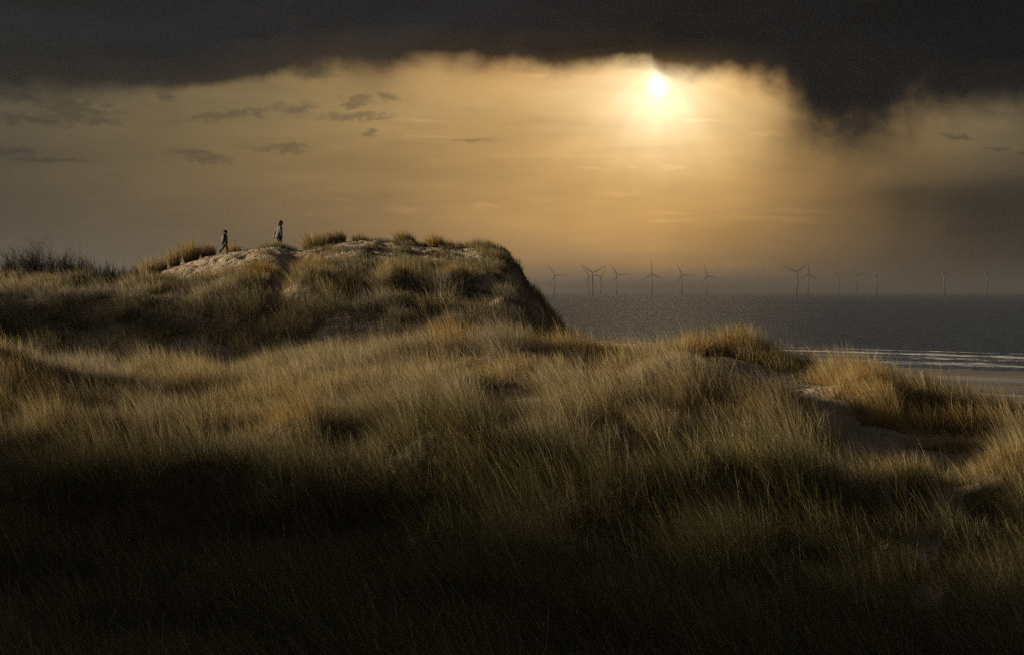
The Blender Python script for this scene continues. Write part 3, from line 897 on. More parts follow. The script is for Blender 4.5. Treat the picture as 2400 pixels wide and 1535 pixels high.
# ------------------------------------------------------------------ single tussocks that stand out
def tussock_thing(X, d, nb, rad, L, w, label, seed, gold=.3, lean=-.2, squash=1.0, green=.25, grp=None):
    r = np.random.default_rng(seed)
    px, py = scr(X, d)
    a = r.random(nb) * 2 * math.pi; q = np.sqrt(r.random(nb))
    ox, oy = np.cos(a) * q, np.sin(a) * q
    x = px + ox * rad; y = py + oy * rad * squash
    LL = L * r.uniform(.5, 1.1, nb) * (1 - .3 * q ** 2)
    c = mixc(np.tile(STRAW, (nb, 1)), np.tile(GOLD, (nb, 1)), np.full(nb, gold))
    c = np.where((r.random(nb) < green)[:, None], mixc(np.tile(OLIVE, (nb, 1)), np.tile(GREEN, (nb, 1)), r.random(nb)), c)
    c = c * r.uniform(.6, 1.1, nb)[:, None]
    bend = np.clip(r.gamma(2.0, .13, nb), 0, .9); fl = r.random(nb) < .12
    bend = np.where(fl, r.uniform(.5, 1.0, nb), bend)
    wa = np.where(fl, r.random(nb) * 6.28, math.pi + r.normal(0, .6, nb))
    if d > 60:
        LL = LL * 1.35; bend = bend * .6
    z = Z(x, y)
    zb = float(Z(np.array([px]), np.array([py]))[0])
    o = blades('marram_tussock', x - px, y - py, LL, w * r.uniform(.7, 1.3, nb), ox * (.22 if d > 60 else .45) + lean * .5 + r.normal(0, .1, nb), oy * .4 + r.normal(0, .1, nb), bend,
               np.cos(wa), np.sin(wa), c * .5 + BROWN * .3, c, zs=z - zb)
    o.location = (px, py, zb)
    tag(o, label, 'grass tussock', grp)
    return o


GH = 'grass tussocks on the far dune skyline'
GN = 'grass tussocks on the crest of the near dune'
TUS = [
    (345, 73.8, 600, .34, 1.0, .019, 'bushy tussock at the left foot of the sandy slope, beside the bare thicket', .45, -.1, GH),
    (378, 74.6, 400, .30, .8, .019, 'low dark tussock at the lower end of the sandy slope, uphill of the bushiest one', .2, -.3, GH),
    (410, 75.2, 300, .24, 1.05, .019, 'narrow upright tussock below the walking child, first spiky one going uphill', .3, .0, GH),
    (450, 75.4, 600, .34, 1.1, .019, 'thick spiky tussock on the skyline midway between the thicket and the child', .3, .0, GH),
    (490, 75.6, 420, .34, .75, .019, 'rounded tussock right behind the heels of the walking child', .2, -.1, GH),
    (548, 76.3, 240, .35, .60, .016, 'tussock just ahead of the walking child', .3, .1, GH),
    (738, 77.2, 520, .60, .85, .016, 'shaggy tussock on the shoulder to the right of the sandy gap', .3, -.3, GH),
    (772, 78.2, 260, .2, .7, .019, 'small spiky tussock left of the topmost sand patch', .2, .0, GH),
    (797, 78.4, 340, .30, .75, .019, 'pointed tussock on the very top of the far dune', .2, .0, GH),
    (846, 78.2, 260, .40, .48, .016, 'low wispy tussock at the right end of the topmost sand patch', .2, -.1, GH),
    (950, 78.3, 600, .55, .6, .018, 'wide domed tussock with a dark right side midway along the far skyline', .3, -.2, GH),
    (1022, 77.4, 600, .44, .72, .018, 'round bright olive tussock left of the windswept cap', .7, -.1, GH),
    (1140, 76.8, 700, .95, .52, .016, 'large pale windswept tussock capping the seaward shoulder of the far dune', .0, -.6, GH),
    (1226, 72.6, 260, .35, .50, .014, 'small ragged tussock halfway up the steep seaward edge', .1, -.2, GH),
    (1262, 70.4, 240, .35, .45, .014, 'spiky tuft jutting out low on the steep seaward edge', .1, .5, GH),
    (930, 66.3, 900, .75, .80, .014, 'big rounded tussock bulging from the middle of the far dune face', .5, -.1, None),
    (1068, 66.8, 900, .80, .80, .014, 'large golden tussock low on the right part of the far dune face', .6, -.1, None),
    (612, 68.2, 900, .95, .45, .014, 'broad orange-gold tussock below the walking woman', .9, -.2, None),
    (725, 68.2, 900, .80, .75, .014, 'domed orange-gold tussock right of the narrow sand path', .8, -.2, None),
    (820, 69.3, 900, 1.0, .60, .014, 'wide pale grey-green tussock right of the domed orange-gold one', .0, -.3, None),
    (1186, 75.6, 420, .60, .55, .016, 'tousled tussock hanging over the top of the steep seaward face', .3, -.3, GH),
    (1632, 38.6, 420, .34, .82, .0095, 'upright golden tussock on the crest, leftmost of the two against the sea', .8, .05, GN),
    (1712, 38.8, 620, .50, .85, .0095, 'big golden tussock beside the bare sand patch on the near crest', .5, .1, GN),
    (1765, 38.2, 520, .50, .72, .0095, 'drooping dark green tussock leaning out over the sand hollow', .1, .5, GN),
    (1830, 37.6, 360, .42, .62, .0095, 'dark tussock at the right rim of the sand hollow', .1, .1, GN),
    (2150, 36.0, 480, .60, .62, .0095, 'tangled straw tussock with crossing stems above the beach', .3, .2, GN),
    (18, 30.0, 520, .48, .95, .0095, 'tall shaded tussock at the left edge of the picture', .4, -.1, GN),
    (2130, 25.8, 420, .42, .66, .0075, 'lone dark tussock between the two sand paths at lower right', .3, .0, None),
    (2385, 26.4, 480, .50, .70, .0075, 'olive tussock at the right edge beside the sand path', .5, .0, None),
]
for i, (X, d, nb, rad, L, w, lab, gold, lean, grp) in enumerate(TUS):
    tussock_thing(X, d, nb, rad, L, w, lab, 500 + i, gold, lean, grp=grp, green=.45 if ('dark' in lab or 'shaded' in lab) else .22)  # more green blades darken the dark ones and tint shade into the shaded


# ------------------------------------------------------------------ bare shrubs on the left skyline
def tube_mesh(name, segs, material, parent=None, sides=4):
    """segs: list of (p0, p1, r0, r1)"""
    P0 = np.array([s[0] for s in segs]); P1 = np.array([s[1] for s in segs])
    r0 = np.array([s[2] for s in segs]); r1 = np.array([s[3] for s in segs])
    d = P1 - P0; d /= np.linalg.norm(d, axis=1)[:, None] + 1e-9
    up = np.where(np.abs(d[:, 2:3]) > .9, np.array([[1, 0, 0.]]), np.array([[0, 0, 1.]]))
    a = np.cross(d, up); a /= np.linalg.norm(a, axis=1)[:, None]
    b = np.cross(d, a)
    ang = np.arange(sides) * 2 * math.pi / sides
    ring = a[:, None, :] * np.cos(ang)[None, :, None] + b[:, None, :] * np.sin(ang)[None, :, None]
    V = np.concatenate([P0[:, None] + ring * r0[:, None, None], P1[:, None] + ring * r1[:, None, None]], axis=1)
    n = len(segs)
    q = []
    for k in range(sides):
        k2 = (k + 1) % sides
        q.append([k, k2, sides + k2, sides + k])
    q = np.array(q)
    lo = (np.arange(n)[:, None, None] * 2 * sides + q[None]).reshape(-1)
    return mesh_np(name, V.reshape(-1, 3), lo, np.arange(0, len(lo), 4), None, material, parent=parent)


M_BARK = flatmat('dark_twigs', (.035, .027, .022), .8, .2)
M_BUD = flatmat('withered_leaves', (.13, .09, .05), .8, .2)


def shrub_segs(r, base, H, segs, spread=.5, lev=0, dirv=None, rad=.022):
    if dirv is None:
        dirv = np.array([r.normal(0, .22) - .12, r.normal(0, .2), 1.0])
    p = np.array(base, float); d = dirv / np.linalg.norm(dirv)
    n = 5 if lev == 0 else 4
    for i in range(n):
        st = H / n
        d = d + np.array([r.normal(0, .13), r.normal(0, .13), .05]); d /= np.linalg.norm(d)
        p2 = p + d * st
        ra, rb = rad * (1 - i / n * .65), rad * (1 - (i + 1) / n * .65)
        segs.append((p.copy(), p2.copy(), ra, rb))
        if lev < 2 and i >= (1 if lev == 0 else 0):
            for _ in range(2 if lev == 0 else 1):
                if r.random() < .85:
                    an = r.normal(0, spread, 3); an[2] = abs(an[2]) * .2
                    shrub_segs(r, p2, H * r.uniform(.28, .5) * (1 - i * .06), segs, spread, lev + 1, d + an, rb * .7)
        p = p2


def shrub(name, X, d, H, stems, width, label, seed, kind=None, grp=None):
    r = np.random.default_rng(seed)
    px, py = scr(X, d)
    zb = float(Z(np.array([px]), np.array([py]))[0])
    segs = []
    for _ in range(stems):
        ox, oy = r.normal(0, width), r.normal(0, width * .5)
        zz = float(Z(np.array([px + ox]), np.array([py + oy]))[0]) - zb - .05
        shrub_segs(r, (ox, oy, zz), H * r.uniform(.6, 1.1), segs, .5)
    e = bpy.data.objects.new(name, None); COL.objects.link(e); e.location = (px, py, zb)
    tag(e, label, 'shrub', grp, kind)
    tube_mesh('branches', segs, M_BARK, e, 3)
    # withered leaves and buds along the twigs
    k = r.integers(0, len(segs), int(len(segs) * .5))
    P = np.array([segs[i][1] for i in k]) + r.normal(0, .02, (len(k), 3))
    P = P[P[:, 2] < H * .62]
    a = r.normal(0, .022, (len(P), 3, 3))
    V = (P[:, None, :] + a).reshape(-1, 3)
    mesh_np('leaves', V, np.arange(len(V)), np.arange(0, len(V), 3), None, M_BUD, smooth=False, parent=e)
    return e


GS = 'leafless shrubs on the left skyline'
shrub('bare_shrub', 28, 71.5, 1.6, 22, .32, 'leafless dark shrub standing at the far left of the skyline thicket', 901, grp=GS)
shrub('bare_shrub', 78, 71.8, 1.95, 24, .32, 'tallest leafless shrub of the thicket with one long twig leaning left', 902, grp=GS)
shrub('bare_shrub', 104, 72.2, 1.85, 22, .3, 'leafless shrub with a forked V of twigs above the thicket', 903, grp=GS)
shrub('bare_shrub', 142, 72.0, 1.6, 22, .34, 'shorter leafless shrub with thin upright shoots right of the forked one', 904, grp=GS)
shrub('bare_shrub', 183, 72.0, 1.35, 22, .38, 'leafless shrub with a bent twig where the thicket starts to thin out', 905, grp=GS)
r_ = np.random.default_rng(77)
segs = []
for k in range(1100):
    X = r_.uniform(-260, 335); d = r_.uniform(70.2, 73.5)
    px, py = scr(X, d)
    zb = float(Z(np.array([px]), np.array([py]))[0]) - .05
    H = (1.35 if X < 160 else 1.35 - .55 * (X - 160) / 165) * r_.uniform(.5, 1.0)
    shrub_segs(r_, (px, py, zb), H, segs, .3, 1, None, .016)
th_ = tube_mesh('bare_thicket', segs, M_BARK, None, 3)
tag(th_, 'low dense thicket of leafless twigs along the left skyline', 'thicket', kind='stuff')


# ------------------------------------------------------------------ people
def skin_mesh(name, chains, material, parent, levels=2, smooth=True):
    """chains: dict joint-> (x,y,z,rx,ry), edges list, root"""
    pts, edges, root = chains
    keys = list(pts)
    me = bpy.data.meshes.new(name + '_skeleton')
    me.from_pydata([pts[k][:3] for k in keys], [(keys.index(a), keys.index(b)) for a, b in edges], [])
    o = bpy.data.objects.new(name, me)
    COL.objects.link(o)
    md = o.modifiers.new('s', 'SKIN')
    md.use_smooth_shade = True
    sv = me.skin_vertices[0].data
    for i, k in enumerate(keys):
        sv[i].radius = (pts[k][3], pts[k][4] if len(pts[k]) > 4 else pts[k][3])
        sv[i].use_root = (k == root)
    sb = o.modifiers.new('ss', 'SUBSURF')
    sb.levels = sb.render_levels = levels
    dg = bpy.context.evaluated_depsgraph_get()
    new = bpy.data.meshes.new_from_object(o.evaluated_get(dg))
    o.modifiers.clear()
    o.data = new
    new.name = name
    bpy.data.meshes.remove(me)
    new.materials.clear(); new.materials.append(material)
    for p in new.polygons: p.use_smooth = True
    o.parent = parent
    return o


def loft(name, rings, material, parent, n=18, cap=True, wob=0.0):
    """rings: (cx, cy, cz, rx, ry[, tilt])"""
    bm = bmesh.new(); R_ = []
    rr_ = random.Random(len(rings))
    for g_ in rings:
        cx_, cy_, cz_, rx_, ry_ = g_[:5]; tl = g_[5] if len(g_) > 5 else 0
        vs = []
        for k in range(n):
            a = 2 * math.pi * k / n
            dx = rx_ * math.cos(a); dy = ry_ * math.sin(a)
            w = 1 + wob * rr_.uniform(-1, 1)
            vs.append(bm.verts.new((cx_ + dx * w * math.cos(tl), cy_ + dy * w, cz_ + dx * math.sin(tl))))
        R_.append(vs)
    for a, b in zip(R_[:-1], R_[1:]):
        for k in range(n):
            bm.faces.new((a[k], a[(k + 1) % n], b[(k + 1) % n], b[k]))
    if cap:
        bm.faces.new(R_[0][::-1]); bm.faces.new(R_[-1])
    me = bpy.data.meshes.new(name); bm.to_mesh(me); bm.free()
    me.materials.append(material)
    for p in me.polygons: p.use_smooth = True
    o = bpy.data.objects.new(name, me); COL.objects.link(o); o.parent = parent
    return o


def hand_pts(pts, edges, wrist, pre, dx, s=1.0):
    """palm, four bent fingers of unequal length and a side thumb, hanging down from the wrist"""
    x, y, z = pts[wrist][:3]
    palm = pre + 'palm'
    pts[palm] = (x + dx * .3, y, z - .055 * s, .034 * s, .020 * s); edges.append((wrist, palm))
    for i, (fx, ln) in enumerate(((-.026, .058), (-.009, .070), (.009, .075), (.026, .068))):
        a, b = f'{pre}f{i}a', f'{pre}f{i}b'
        pts[a] = (x + dx * .3 + fx * s, y + .006, z - (.085 + ln * .35) * s, .0095 * s); edges.append((palm, a))
        pts[b] = (x + dx * .3 + fx * s * .9 + .010, y + .018, z - (.085 + ln) * s, .008 * s); edges.append((a, b))
    a, b = pre + 'ta', pre + 'tb'
    pts[a] = (x + dx * .3 + .046 * s, y + .008, z - .055 * s, .011 * s); edges.append((palm, a))
    pts[b] = (x + dx * .3 + .056 * s, y + .014, z - .090 * s, .009 * s); edges.append((a, b))


M_SKIN = flatmat('skin', (.45, .27, .19), .55, .4)
M_HAIR = flatmat('brown_hair', (.055, .032, .018), .5, .4, 40)
M_HAT = flatmat('black_knit', (.014, .013, .014), .95, .1, 60)
M_COAT = flatmat('grey_coat', (.16, .15, .165), .85, .2, 20)
M_TROU = flatmat('black_trousers', (.018, .017, .02), .85, .2)
M_BOOT = flatmat('dark_boots', (.03, .024, .02), .6, .3)
M_NAVY = flatmat('navy_padded_fabric', (.022, .027, .05), .6, .35, 30)
M_NAVY2 = flatmat('navy_knit', (.012, .013, .028), .95, .1, 60)
M_JEAN = flatmat('blue_grey_trousers', (.05, .055, .075), .85, .2)
M_GREEN = flatmat('green_glove', (.28, .42, .08), .8, .2)
M_PALE = flatmat('pale_rim_highlight', (.62, .60, .56), .7, .3)
M_SCARF = flatmat('fur_trim', (.10, .07, .045), .9, .1, 50)


def face(bpts, bedges, hx, hz, s=1.0):
    """nose, chin and ears as small outgrowths of the head"""
    bpts['nose'] = (hx + .108 * s, 0, hz - .012 * s, .014 * s); bedges.append(('head', 'nose'))
    bpts['chin'] = (hx + .070 * s, 0, hz - .092 * s, .036 * s); bedges.append(('head', 'chin'))
    for q_, sy_ in (('el', 1), ('er', -1)):
        bpts[q_] = (hx - .004, sy_ * .088 * s, hz - .010 * s, .018 * s, .010 * s); bedges.append(('head', q_))


def woman(X, d, label):
    px, py = scr(X, d)
    zb = float(Z(np.array([px]), np.array([py]))[0])
    e = bpy.data.objects.new('person', None); COL.objects.link(e)
    e.location = (px, py, zb); e.rotation_euler = (0, 0, R(14))
    tag(e, label, 'person')
    # body (x forward)
    p = {'pelvis': (0, 0, .93, .13, .15), 'belly': (.01, 0, 1.08, .115, .14), 'chest': (.03, 0, 1.27, .125, .165), 'neckb': (.045, 0, 1.42, .07, .08),
         'neck': (.075, 0, 1.48, .052), 'head': (.115, 0, 1.58, .092, .082), 'crown': (.105, 0, 1.645, .075, .07)}
    ed = [('pelvis', 'belly'), ('belly', 'chest'), ('chest', 'neckb'), ('neckb', 'neck'), ('neck', 'head'), ('head', 'crown')]
    face(p, ed, .115, 1.57)
    for s_, sh, el, wr in ((-1, (.04, -.18, 1.36), (.10, -.24, 1.10), (.13, -.22, .88)), (1, (.0, .18, 1.36), (-.17, .25, 1.13), (-.26, .24, .90))):
        k = 'r' if s_ < 0 else 'l'
        p[k + 'sh'] = (*sh, .065); p[k + 'el'] = (*el, .045); p[k + 'wr'] = (*wr, .028)
        ed += [('chest', k + 'sh'), (k + 'sh', k + 'el'), (k + 'el', k + 'wr')]
        hand_pts(p, ed, k + 'wr', k, .02 * (1 if s_ < 0 else -1))
    for k, hip, kn, an, toe in (('r', (.01, -.09, .86), (.10, -.08, .50), (.06, -.08, .09), (.20, -.08, .035)), ('l', (-.01, .09, .86), (.0, .08, .49), (-.20, .08, .13), (-.10, .08, .05))):
        p[k + 'hip'] = (*hip, .095); p[k + 'kn'] = (*kn, .062); p[k + 'an'] = (*an, .042); p[k + 'toe'] = (*toe, .035)
        ed += [('pelvis', k + 'hip'), (k + 'hip', k + 'kn'), (k + 'kn', k + 'an'), (k + 'an', k + 'toe')]
    skin_mesh('body', (p, ed, 'pelvis'), M_SKIN, e)
    # coat: flared to the hips, with sleeves
    c = {k: p[k] for k in ('chest', 'belly', 'neckb')}
    loft('coat', [(-.02, 0, .80, .185, .225, .06), (-.02, 0, .83, .20, .235, .06), (-.01, 0, .95, .185, .22), (.005, 0, 1.10, .155, .195), (.025, 0, 1.25, .155, .205), (.035, 0, 1.35, .14, .20), (.045, 0, 1.41, .10, .14), (.055, 0, 1.455, .07, .08)], M_COAT, e, wob=.03)
    for k in ('r', 'l'):
        a, b, w = p[k + 'sh'], p[k + 'el'], p[k + 'wr']
        sp = {'i': (a[0] * .6 + .012, a[1] * .55, 1.34, .085), 'sh': (*a[:3], .088), 'el': (*b[:3], .070), 'wr': (w[0], w[1], w[2] + .01, .050)}
        skin_mesh('sleeve', (sp, [('i', 'sh'), ('sh', 'el'), ('el', 'wr')], 'i'), M_COAT, e)
    # pale strip on the near sleeve, standing in for the rim light
    a, b, w = p['rsh'], p['rel'], p['rwr']
    tube_mesh('rim_highlight', [((a[0] - .075, a[1] - .05, a[2] - .12), (b[0] - .068, b[1] - .03, b[2]), .009, .009), ((b[0] - .068, b[1] - .03, b[2]), (w[0] - .045, w[1] - .03, w[2] + .04), .009, .007)], M_PALE, e, 5)
    tp = {'w': (0, 0, .92, .135, .15)}
    te = []
    for k in ('r', 'l'):
        for j, rad in (('hip', .108), ('kn', .076), ('an', .056)):
            tp[k + j] = (*p[k + j][:3], rad)
        te += [('w', k + 'hip'), (k + 'hip', k + 'kn'), (k + 'kn', k + 'an')]
    skin_mesh('trousers', (tp, te, 'w'), M_TROU, e)
    for k in ('r', 'l'):
        a, t_ = p[k + 'an'], p[k + 'toe']
        bp = {'a': (a[0] - .005, a[1], a[2] + .10, .060), 'b': (a[0] - .01, a[1], a[2], .058), 'h': (a[0] - .03, a[1], a[2] - .035, .045), 't': (t_[0], t_[1], t_[2] + .008, .045, .038)}
        skin_mesh('boot', (bp, [('a', 'b'), ('b', 'h'), ('b', 't')], 'b'), M_BOOT, e)
    # hair falls to the shoulders at the back, knitted hat on top
    skin_mesh('hair', ({'a': (.085, 0, 1.62, .095, .09), 'b': (.035, 0, 1.56, .085, .095), 'c': (-.015, 0, 1.47, .070, .095), 'd': (-.045, 0, 1.37, .050, .08), 'e': (-.06, .01, 1.29, .022, .03)}, [('a', 'b'), ('b', 'c'), ('c', 'd'), ('d', 'e')], 'a'), M_HAIR, e)
    loft('hat', [(.125, 0, 1.615, .108, .098, -.30), (.12, 0, 1.64, .110, .10, -.30), (.108, 0, 1.685, .095, .09, -.25), (.095, 0, 1.72, .062, .06, -.2), (.088, 0, 1.738, .02, .02)], M_HAT, e)
    skin_mesh('collar', ({'a': (.10, -.05, 1.455, .036), 'b': (.0, -.06, 1.46, .042), 'c': (-.02, .05, 1.46, .042), 'dd': (.09, .06, 1.455, .036)}, [('a', 'b'), ('b', 'c'), ('c', 'dd')], 'b'), M_SCARF, e)
    return e


def child(X, d, label):
    px, py = scr(X, d)
    zb = float(Z(np.array([px]), np.array([py]))[0])
    e = bpy.data.objects.new('person', None); COL.objects.link(e)
    e.location = (px, py, zb); e.rotation_euler = (0, 0, R(6))
    tag(e, label, 'person')
    p = {'pelvis': (-.02, 0, .62, .095, .105), 'belly': (-.01, 0, .74, .09, .105), 'chest': (.0, 0, .89, .095, .125), 'neckb': (.02, 0, 1.0, .055, .06),
         'neck': (.035, 0, 1.04, .042), 'head': (.06, 0, 1.13, .084, .075), 'crown': (.05, 0, 1.19, .068, .064)}
    ed = [('pelvis', 'belly'), ('belly', 'chest'), ('chest', 'neckb'), ('neckb', 'neck'), ('neck', 'head'), ('head', 'crown')]
    face(p, ed, .06, 1.12, .85)
    for s_, sh, el, wr in ((-1, (.0, -.135, .95), (-.02, -.17, .77), (.035, -.16, .62)), (1, (.0, .135, .95), (.05, .17, .78), (.12, .16, .66))):
        k = 'r' if s_ < 0 else 'l'
        p[k + 'sh'] = (*sh, .05); p[k + 'el'] = (*el, .036); p[k + 'wr'] = (*wr, .022)
        ed += [('chest', k + 'sh'), (k + 'sh', k + 'el'), (k + 'el', k + 'wr')]
        hand_pts(p, ed, k + 'wr', k, .0, .85)
    for k, hip, kn, an, toe in (('r', (-.01, -.065, .58), (-.02, -.06, .34), (-.24, -.06, .12), (-.17, -.06, .03)), ('l', (.0, .065, .58), (.13, .06, .34), (.12, .06, .07), (.22, .06, .035))):
        p[k + 'hip'] = (*hip, .07); p[k + 'kn'] = (*kn, .05); p[k + 'an'] = (*an, .034); p[k + 'toe'] = (*toe, .028)
        ed += [('pelvis', k + 'hip'), (k + 'hip', k + 'kn'), (k + 'kn', k + 'an'), (k + 'an', k + 'toe')]
    skin_mesh('body', (p, ed, 'pelvis'), M_SKIN, e)
    rings = []
    zz = np.linspace(.58, .99, 15)
    for i, q_ in enumerate(zz):
        f = (q_ - .58) / .41
        puff = 1.0 + (.06 if i % 2 else -.02)
        rings.append((-.02 + .03 * f, 0, float(q_), (.165 - .040 * f ** 3) * puff, (.18 - .055 * f ** 4) * puff))
    rings.append((.02, 0, 1.03, .07, .07))
    loft('padded_jacket', rings, M_NAVY, e)
    for k in ('r', 'l'):
        a, b, w = p[k + 'sh'], p[k + 'el'], p[k + 'wr']
        sp = {'i': (a[0] * .6, a[1] * .55, .93, .066), 'sh': (*a[:3], .072), 'el': (*b[:3], .058), 'wr': (w[0], w[1], w[2] + .015, .044)}
        skin_mesh('sleeve', (sp, [('i', 'sh'), ('sh', 'el'), ('el', 'wr')], 'i'), M_NAVY, e)
        gp = {}; ge = []
        gp['w'] = (w[0], w[1], w[2], .032)
        hand_pts(gp, ge, 'w', 'g', .0, 1.02)
        for q_ in list(gp):
            v = list(gp[q_]); v[3] *= 1.25
            if len(v) > 4: v[4] *= 1.25
            gp[q_] = tuple(v)
        skin_mesh('glove', (gp, ge, 'w'), M_GREEN, e)
    tube_mesh('rim_highlight', [((-.085, -.185, .93), (-.08, -.215, .77), .008, .008), ((-.08, -.215, .77), (-.02, -.195, .66), .008, .006)], M_PALE, e, 5)  # rim light on the back of the jacket, modelled as a pale strip
    skin_mesh('hood', ({'a': (.07, -.04, 1.03, .04), 'b': (-.03, -.06, 1.02, .06), 'c': (-.085, 0, .985, .065), 'dd': (-.03, .06, 1.02, .06), 'f': (.07, .04, 1.03, .04)}, [('a', 'b'), ('b', 'c'), ('c', 'dd'), ('dd', 'f')], 'c'), M_NAVY, e)
    tp = {'w': (-.02, 0, .63, .115, .12)}
    te = []
    for k in ('r', 'l'):
        for j, rad in (('hip', .088), ('kn', .064), ('an', .05)):
            tp[k + j] = (*p[k + j][:3], rad)
        te += [('w', k + 'hip'), (k + 'hip', k + 'kn'), (k + 'kn', k + 'an')]
    skin_mesh('trousers', (tp, te, 'w'), M_JEAN, e)
    for k in ('r', 'l'):
        a, t_ = p[k + 'an'], p[k + 'toe']
        bp = {'a': (a[0], a[1], a[2] + .06, .045), 'b': (a[0], a[1], a[2], .045), 'h': (a[0] - .02, a[1], a[2] - .02, .036), 't': (t_[0], t_[1], t_[2], .036, .032)}
        skin_mesh('boot', (bp, [('a', 'b'), ('b', 'h'), ('b', 't')], 'b'), M_BOOT, e)
    loft('knitted_hat', [(.06, 0, 1.115, .100, .092, -.10), (.055, 0, 1.15, .104, .094, -.10), (.045, 0, 1.20, .095, .088), (.03, 0, 1.235, .068, .064), (.015, 0, 1.255, .03, .03)], M_NAVY2, e)
    return e


woman(655, 78.4, 'woman in grey coat and black hat looking down, long hair, walking along the dune top')
child(527, 75.0, 'child in navy padded jacket and dark knitted hat striding uphill with green gloves')


# ------------------------------------------------------------------ offshore wind turbines
M_TURB = flatmat('turbine_grey', (.085, .085, .09), .5, .4, .05)
M_YEL = flatmat('transition_piece_yellow', (.13, .10, .045), .6, .3, .2)


def lathe_bm(prof, n=14, axis='z'):
    bm = bmesh.new(); rings = []
    for (r0, h) in prof:
        vs = []
        for k in range(n):
            a = 2 * math.pi * k / n
            v = (r0 * math.cos(a), r0 * math.sin(a), h) if axis == 'z' else (r0 * math.cos(a), h, r0 * math.sin(a))
            vs.append(bm.verts.new(v))
        rings.append(vs)
    for a, b in zip(rings[:-1], rings[1:]):
        for k in range(n):
            bm.faces.new((a[k], a[(k + 1) % n], b[(k + 1) % n], b[k]))
    bm.faces.new(rings[0][::-1]); bm.faces.new(rings[-1])
    bmesh.ops.recalc_face_normals(bm, faces=bm.faces)
    return bm


def bmobj(name, bm, material, parent, smooth=True):
    me = bpy.data.meshes.new(name); bm.to_mesh(me); bm.free()
    me.materials.append(material)
    if smooth:
        for p in me.polygons: p.use_smooth = True
    o = bpy.data.objects.new(name, me); COL.objects.link(o); o.parent = parent
    return o


def make_turbine():
    e = bpy.data.objects.new('wind_turbine', None); COL.objects.link(e)
    bmobj('foundation', lathe_bm([(3.0, -3), (3.0, 14), (4.6, 14.2), (4.6, 15.0), (3.0, 15.2)]), M_YEL, e)
    bmobj('tower', lathe_bm([(2.9, 15.0), (2.6, 40), (2.2, 65), (1.8, 82)]), M_TURB, e)
    bm = bmesh.new()
    bmesh.ops.create_cube(bm, size=1, matrix=Matrix.Translation((0, 2.5, 84)) @ Matrix.Diagonal((4.2, 12, 4.4, 1)))
    bmesh.ops.bevel(bm, geom=bm.edges[:], offset=.7, segments=2, affect='EDGES')
    bmobj('nacelle', bm, M_TURB, e)
    bmobj('hub', lathe_bm([(1.9, -3.6), (2.1, -4.8), (1.7, -6.0), (.9, -6.9), (.1, -7.2)], axis='y'), M_TURB, e).location = (0, 0, 84)
    bm = bmesh.new(); rings = []
    for (z_, ch, th_) in ((0, 2.0, 1.9), (3, 2.2, 1.7), (9, 4.0, 1.3), (18, 3.3, .9), (32, 2.3, .6), (45, 1.5, .4), (52, .9, .25), (53.5, .25, .1)):
        vs = []
        for k in range(8):
            a = 2 * math.pi * k / 8
            vs.append(bm.verts.new((ch * .5 * math.cos(a) + (ch - 2) * .18, th_ * .5 * math.sin(a), z_)))
        rings.append(vs)
    for a, b in zip(rings[:-1], rings[1:]):
        for k in range(8):
            bm.faces.new((a[k], a[(k + 1) % 8], b[(k + 1) % 8], b[k]))
    bm.faces.new(rings[0][::-1]); bm.faces.new(rings[-1])
    b0 = bmobj('rotor_blade', bm, M_TURB, e)
    bs = [b0]
    for k in range(2):
        c = b0.copy(); COL.objects.link(c); c.parent = e; bs.append(c)
    for b_ in bs: b_.location = (0, -5.2, 84)
    return e


TPROTO = make_turbine()
TUR = [  # tower X, hub Y, angle of first blade (from vertical, clockwise), yaw, label
    (1299.6, 645.8, -33, 14, 'wind turbine nearest to the dune, one blade pointing right and one up left'),
    (1379.8, 648.0, -39, 22, 'left turbine of the close cluster of three, slightly shorter than its neighbour'),
    (1388.8, 640.0, -56, 0, 'tallest turbine of the close cluster of three, blades in a wide V'),
    (1406.7, 650.0, 41, 40, 'small faint turbine at the right of the close cluster of three'),
    (1445.4, 645.0, -34, 18, 'lone turbine just right of the close cluster of three'),
    (1527.7, 642.7, -4, 0, 'darkest turbine below the sun with one blade straight up'),
    (1597.3, 644.8, -26, 8, 'turbine right of the darkest one, one blade level to the right'),
    (1656.3, 647.5, -20, 24, 'turbine with its right blade dipping slightly, last before the wide gap'),
    (1866.8, 637.8, -67, 0, 'large turbine with blades spread in a shallow V and one hanging down'),
    (1893.2, 643.3, 0, 12, 'turbine with its upright blade beside the large shallow V one'),
    (1965.0, 650.0, -65, 50, 'very faint small turbine right of the pair in the hazy half'),
    (2007.6, 646.6, -47, 30, 'faint turbine with a blade reaching up left, between two very faint towers'),
    (2053.5, 645.0, 60, 75.6, 'edge-on turbine seen as a thin dark line, third of the faint row'),
    (2212.0, 641.0, 60, 73.1, 'tall edge-on turbine standing alone over the breakers'),
    (2312.0, 643.0, 60, 71.6, 'edge-on turbine at the far right of the wind farm'),
]
for i, (X, hy, ang, yaw, lab) in enumerate(TUR):
    d = 70.0 * F / (685 - hy)
    if i == 0:
        e = TPROTO
    else:
        e = TPROTO.copy(); COL.objects.link(e)
        for ch in list(TPROTO.children):
            c = ch.copy(); COL.objects.link(c); c.parent = e
    e.location = ((X - 1200) / F * d, d, 0)
    e.rotation_euler = (0, 0, R(yaw))
    tag(e, lab, 'wind turbine', 'wind turbines out at sea')
    for k, b_ in enumerate([c for c in e.children if c.name.startswith('rotor_blade')]):
        b_.rotation_euler = (0, R(ang + 120 * k), 0)

# ------------------------------------------------------------------ channel buoys
M_BUOY = flatmat('buoy_dark', (.05, .045, .04), .6, .3)


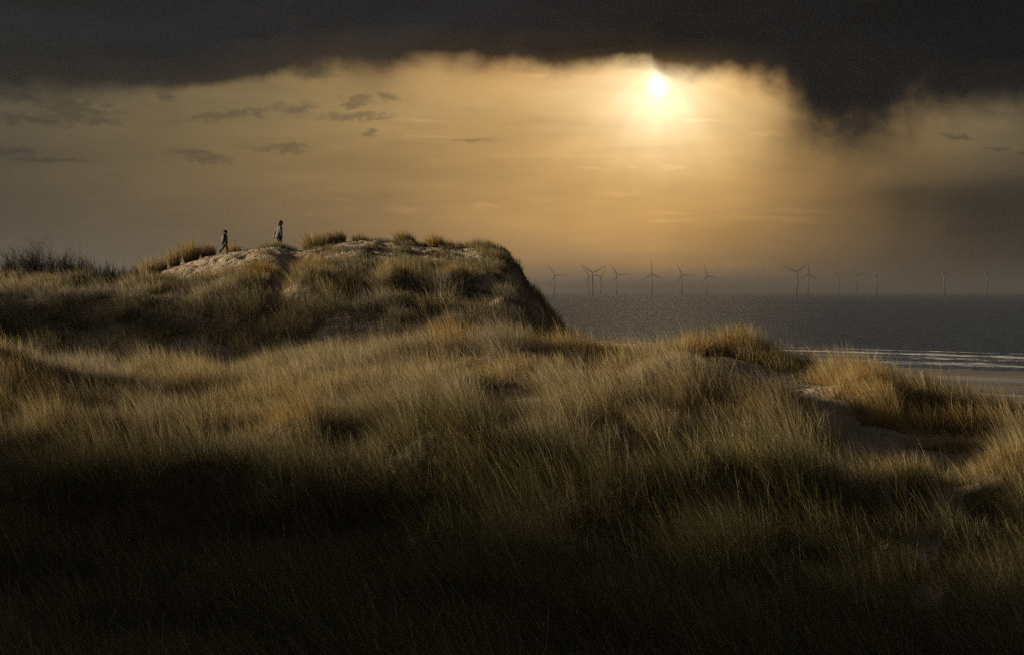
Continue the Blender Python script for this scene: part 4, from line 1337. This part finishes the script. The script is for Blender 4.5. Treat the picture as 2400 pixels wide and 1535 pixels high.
def buoy(X, Y, h, label):
    d = CAM_H * F / (Y - 685)
    e = bpy.data.objects.new('buoy', None); COL.objects.link(e)
    e.location = ((X - 1200) / F * d, d, 0)
    tag(e, label, 'buoy', 'small dark buoys on the sea')
    k = h / 4.0
    bmobj('float', lathe_bm([(.2 * k, -.6), (1.2 * k, -.3), (1.35 * k, .5 * k), (1.1 * k, .9 * k)]), M_BUOY, e)
    bmobj('mast', lathe_bm([(.75 * k, .85 * k), (.45 * k, 2.2 * k), (.25 * k, 3.2 * k)]), M_BUOY, e)
    bmobj('topmark', lathe_bm([(.1 * k, 3.15 * k), (.5 * k, 3.4 * k), (.5 * k, 3.7 * k), (.05 * k, 4.0 * k)]), M_BUOY, e)
    return e


buoy(1399.8, 704.5, 3.4, 'small dark buoy on the sea below the close cluster of three turbines')
buoy(1805, 701, 4.0, 'small dark buoy left of the large turbine with the shallow V blades')
buoy(2000, 703.5, 4.0, 'dark buoy below the faint turbine, most distinct in the hazy half')
buoy(2105, 696, 4.0, 'faint buoy near the horizon between the edge-on turbines')

# ------------------------------------------------------------------ dried umbel in the near grass
px, py = scr(2086, 19.6)
zb = float(Z(np.array([px]), np.array([py]))[0])
e = bpy.data.objects.new('dried_flower', None); COL.objects.link(e); e.location = (px, py, zb)
tag(e, 'pale dried flower head on a thin stalk in the dark grass at lower right', 'flower')
tube_mesh('stalk', [((0, 0, -.05), (.01, 0, .35), .005, .004), ((.01, 0, .35), (-.01, 0, .72), .004, .003)], M_BUD, e, 5)
r_ = np.random.default_rng(5)
fs = []
for k in range(46):
    v = r_.normal(0, 1, 3); v[2] = abs(v[2]); v /= np.linalg.norm(v)
    fs.append(((-.01, 0, .70), tuple(np.array([-.01, 0, .70]) + v * .075), .002, .006))
tube_mesh('flower_head', fs, flatmat('dried_petals', (.5, .42, .33), .8, .2), e, 4)

# ------------------------------------------------------------------ sea haze
HZ = 30500.0
bm = bmesh.new()
bmesh.ops.create_cube(bm, size=1, matrix=Matrix.Translation((0, 0, (-6 + 142) / 2)) @ Matrix.Diagonal((2 * HZ, 2 * HZ, 148, 1)))
m = bpy.data.materials.new('haze'); m.use_nodes = True
nt = m.node_tree; nt.nodes.clear()
o_ = nt.nodes.new('ShaderNodeOutputMaterial'); v_ = nt.nodes.new('ShaderNodeVolumePrincipled')
v_.inputs['Color'].default_value = (.70, .69, .69, 1)
v_.inputs['Density'].default_value = 0.00014
v_.inputs['Anisotropy'].default_value = 0.75
nt.links.new(v_.outputs[0], o_.inputs['Volume'])
hz = bmobj('haze', bm, m, None, False)
tag(hz, kind='stuff')
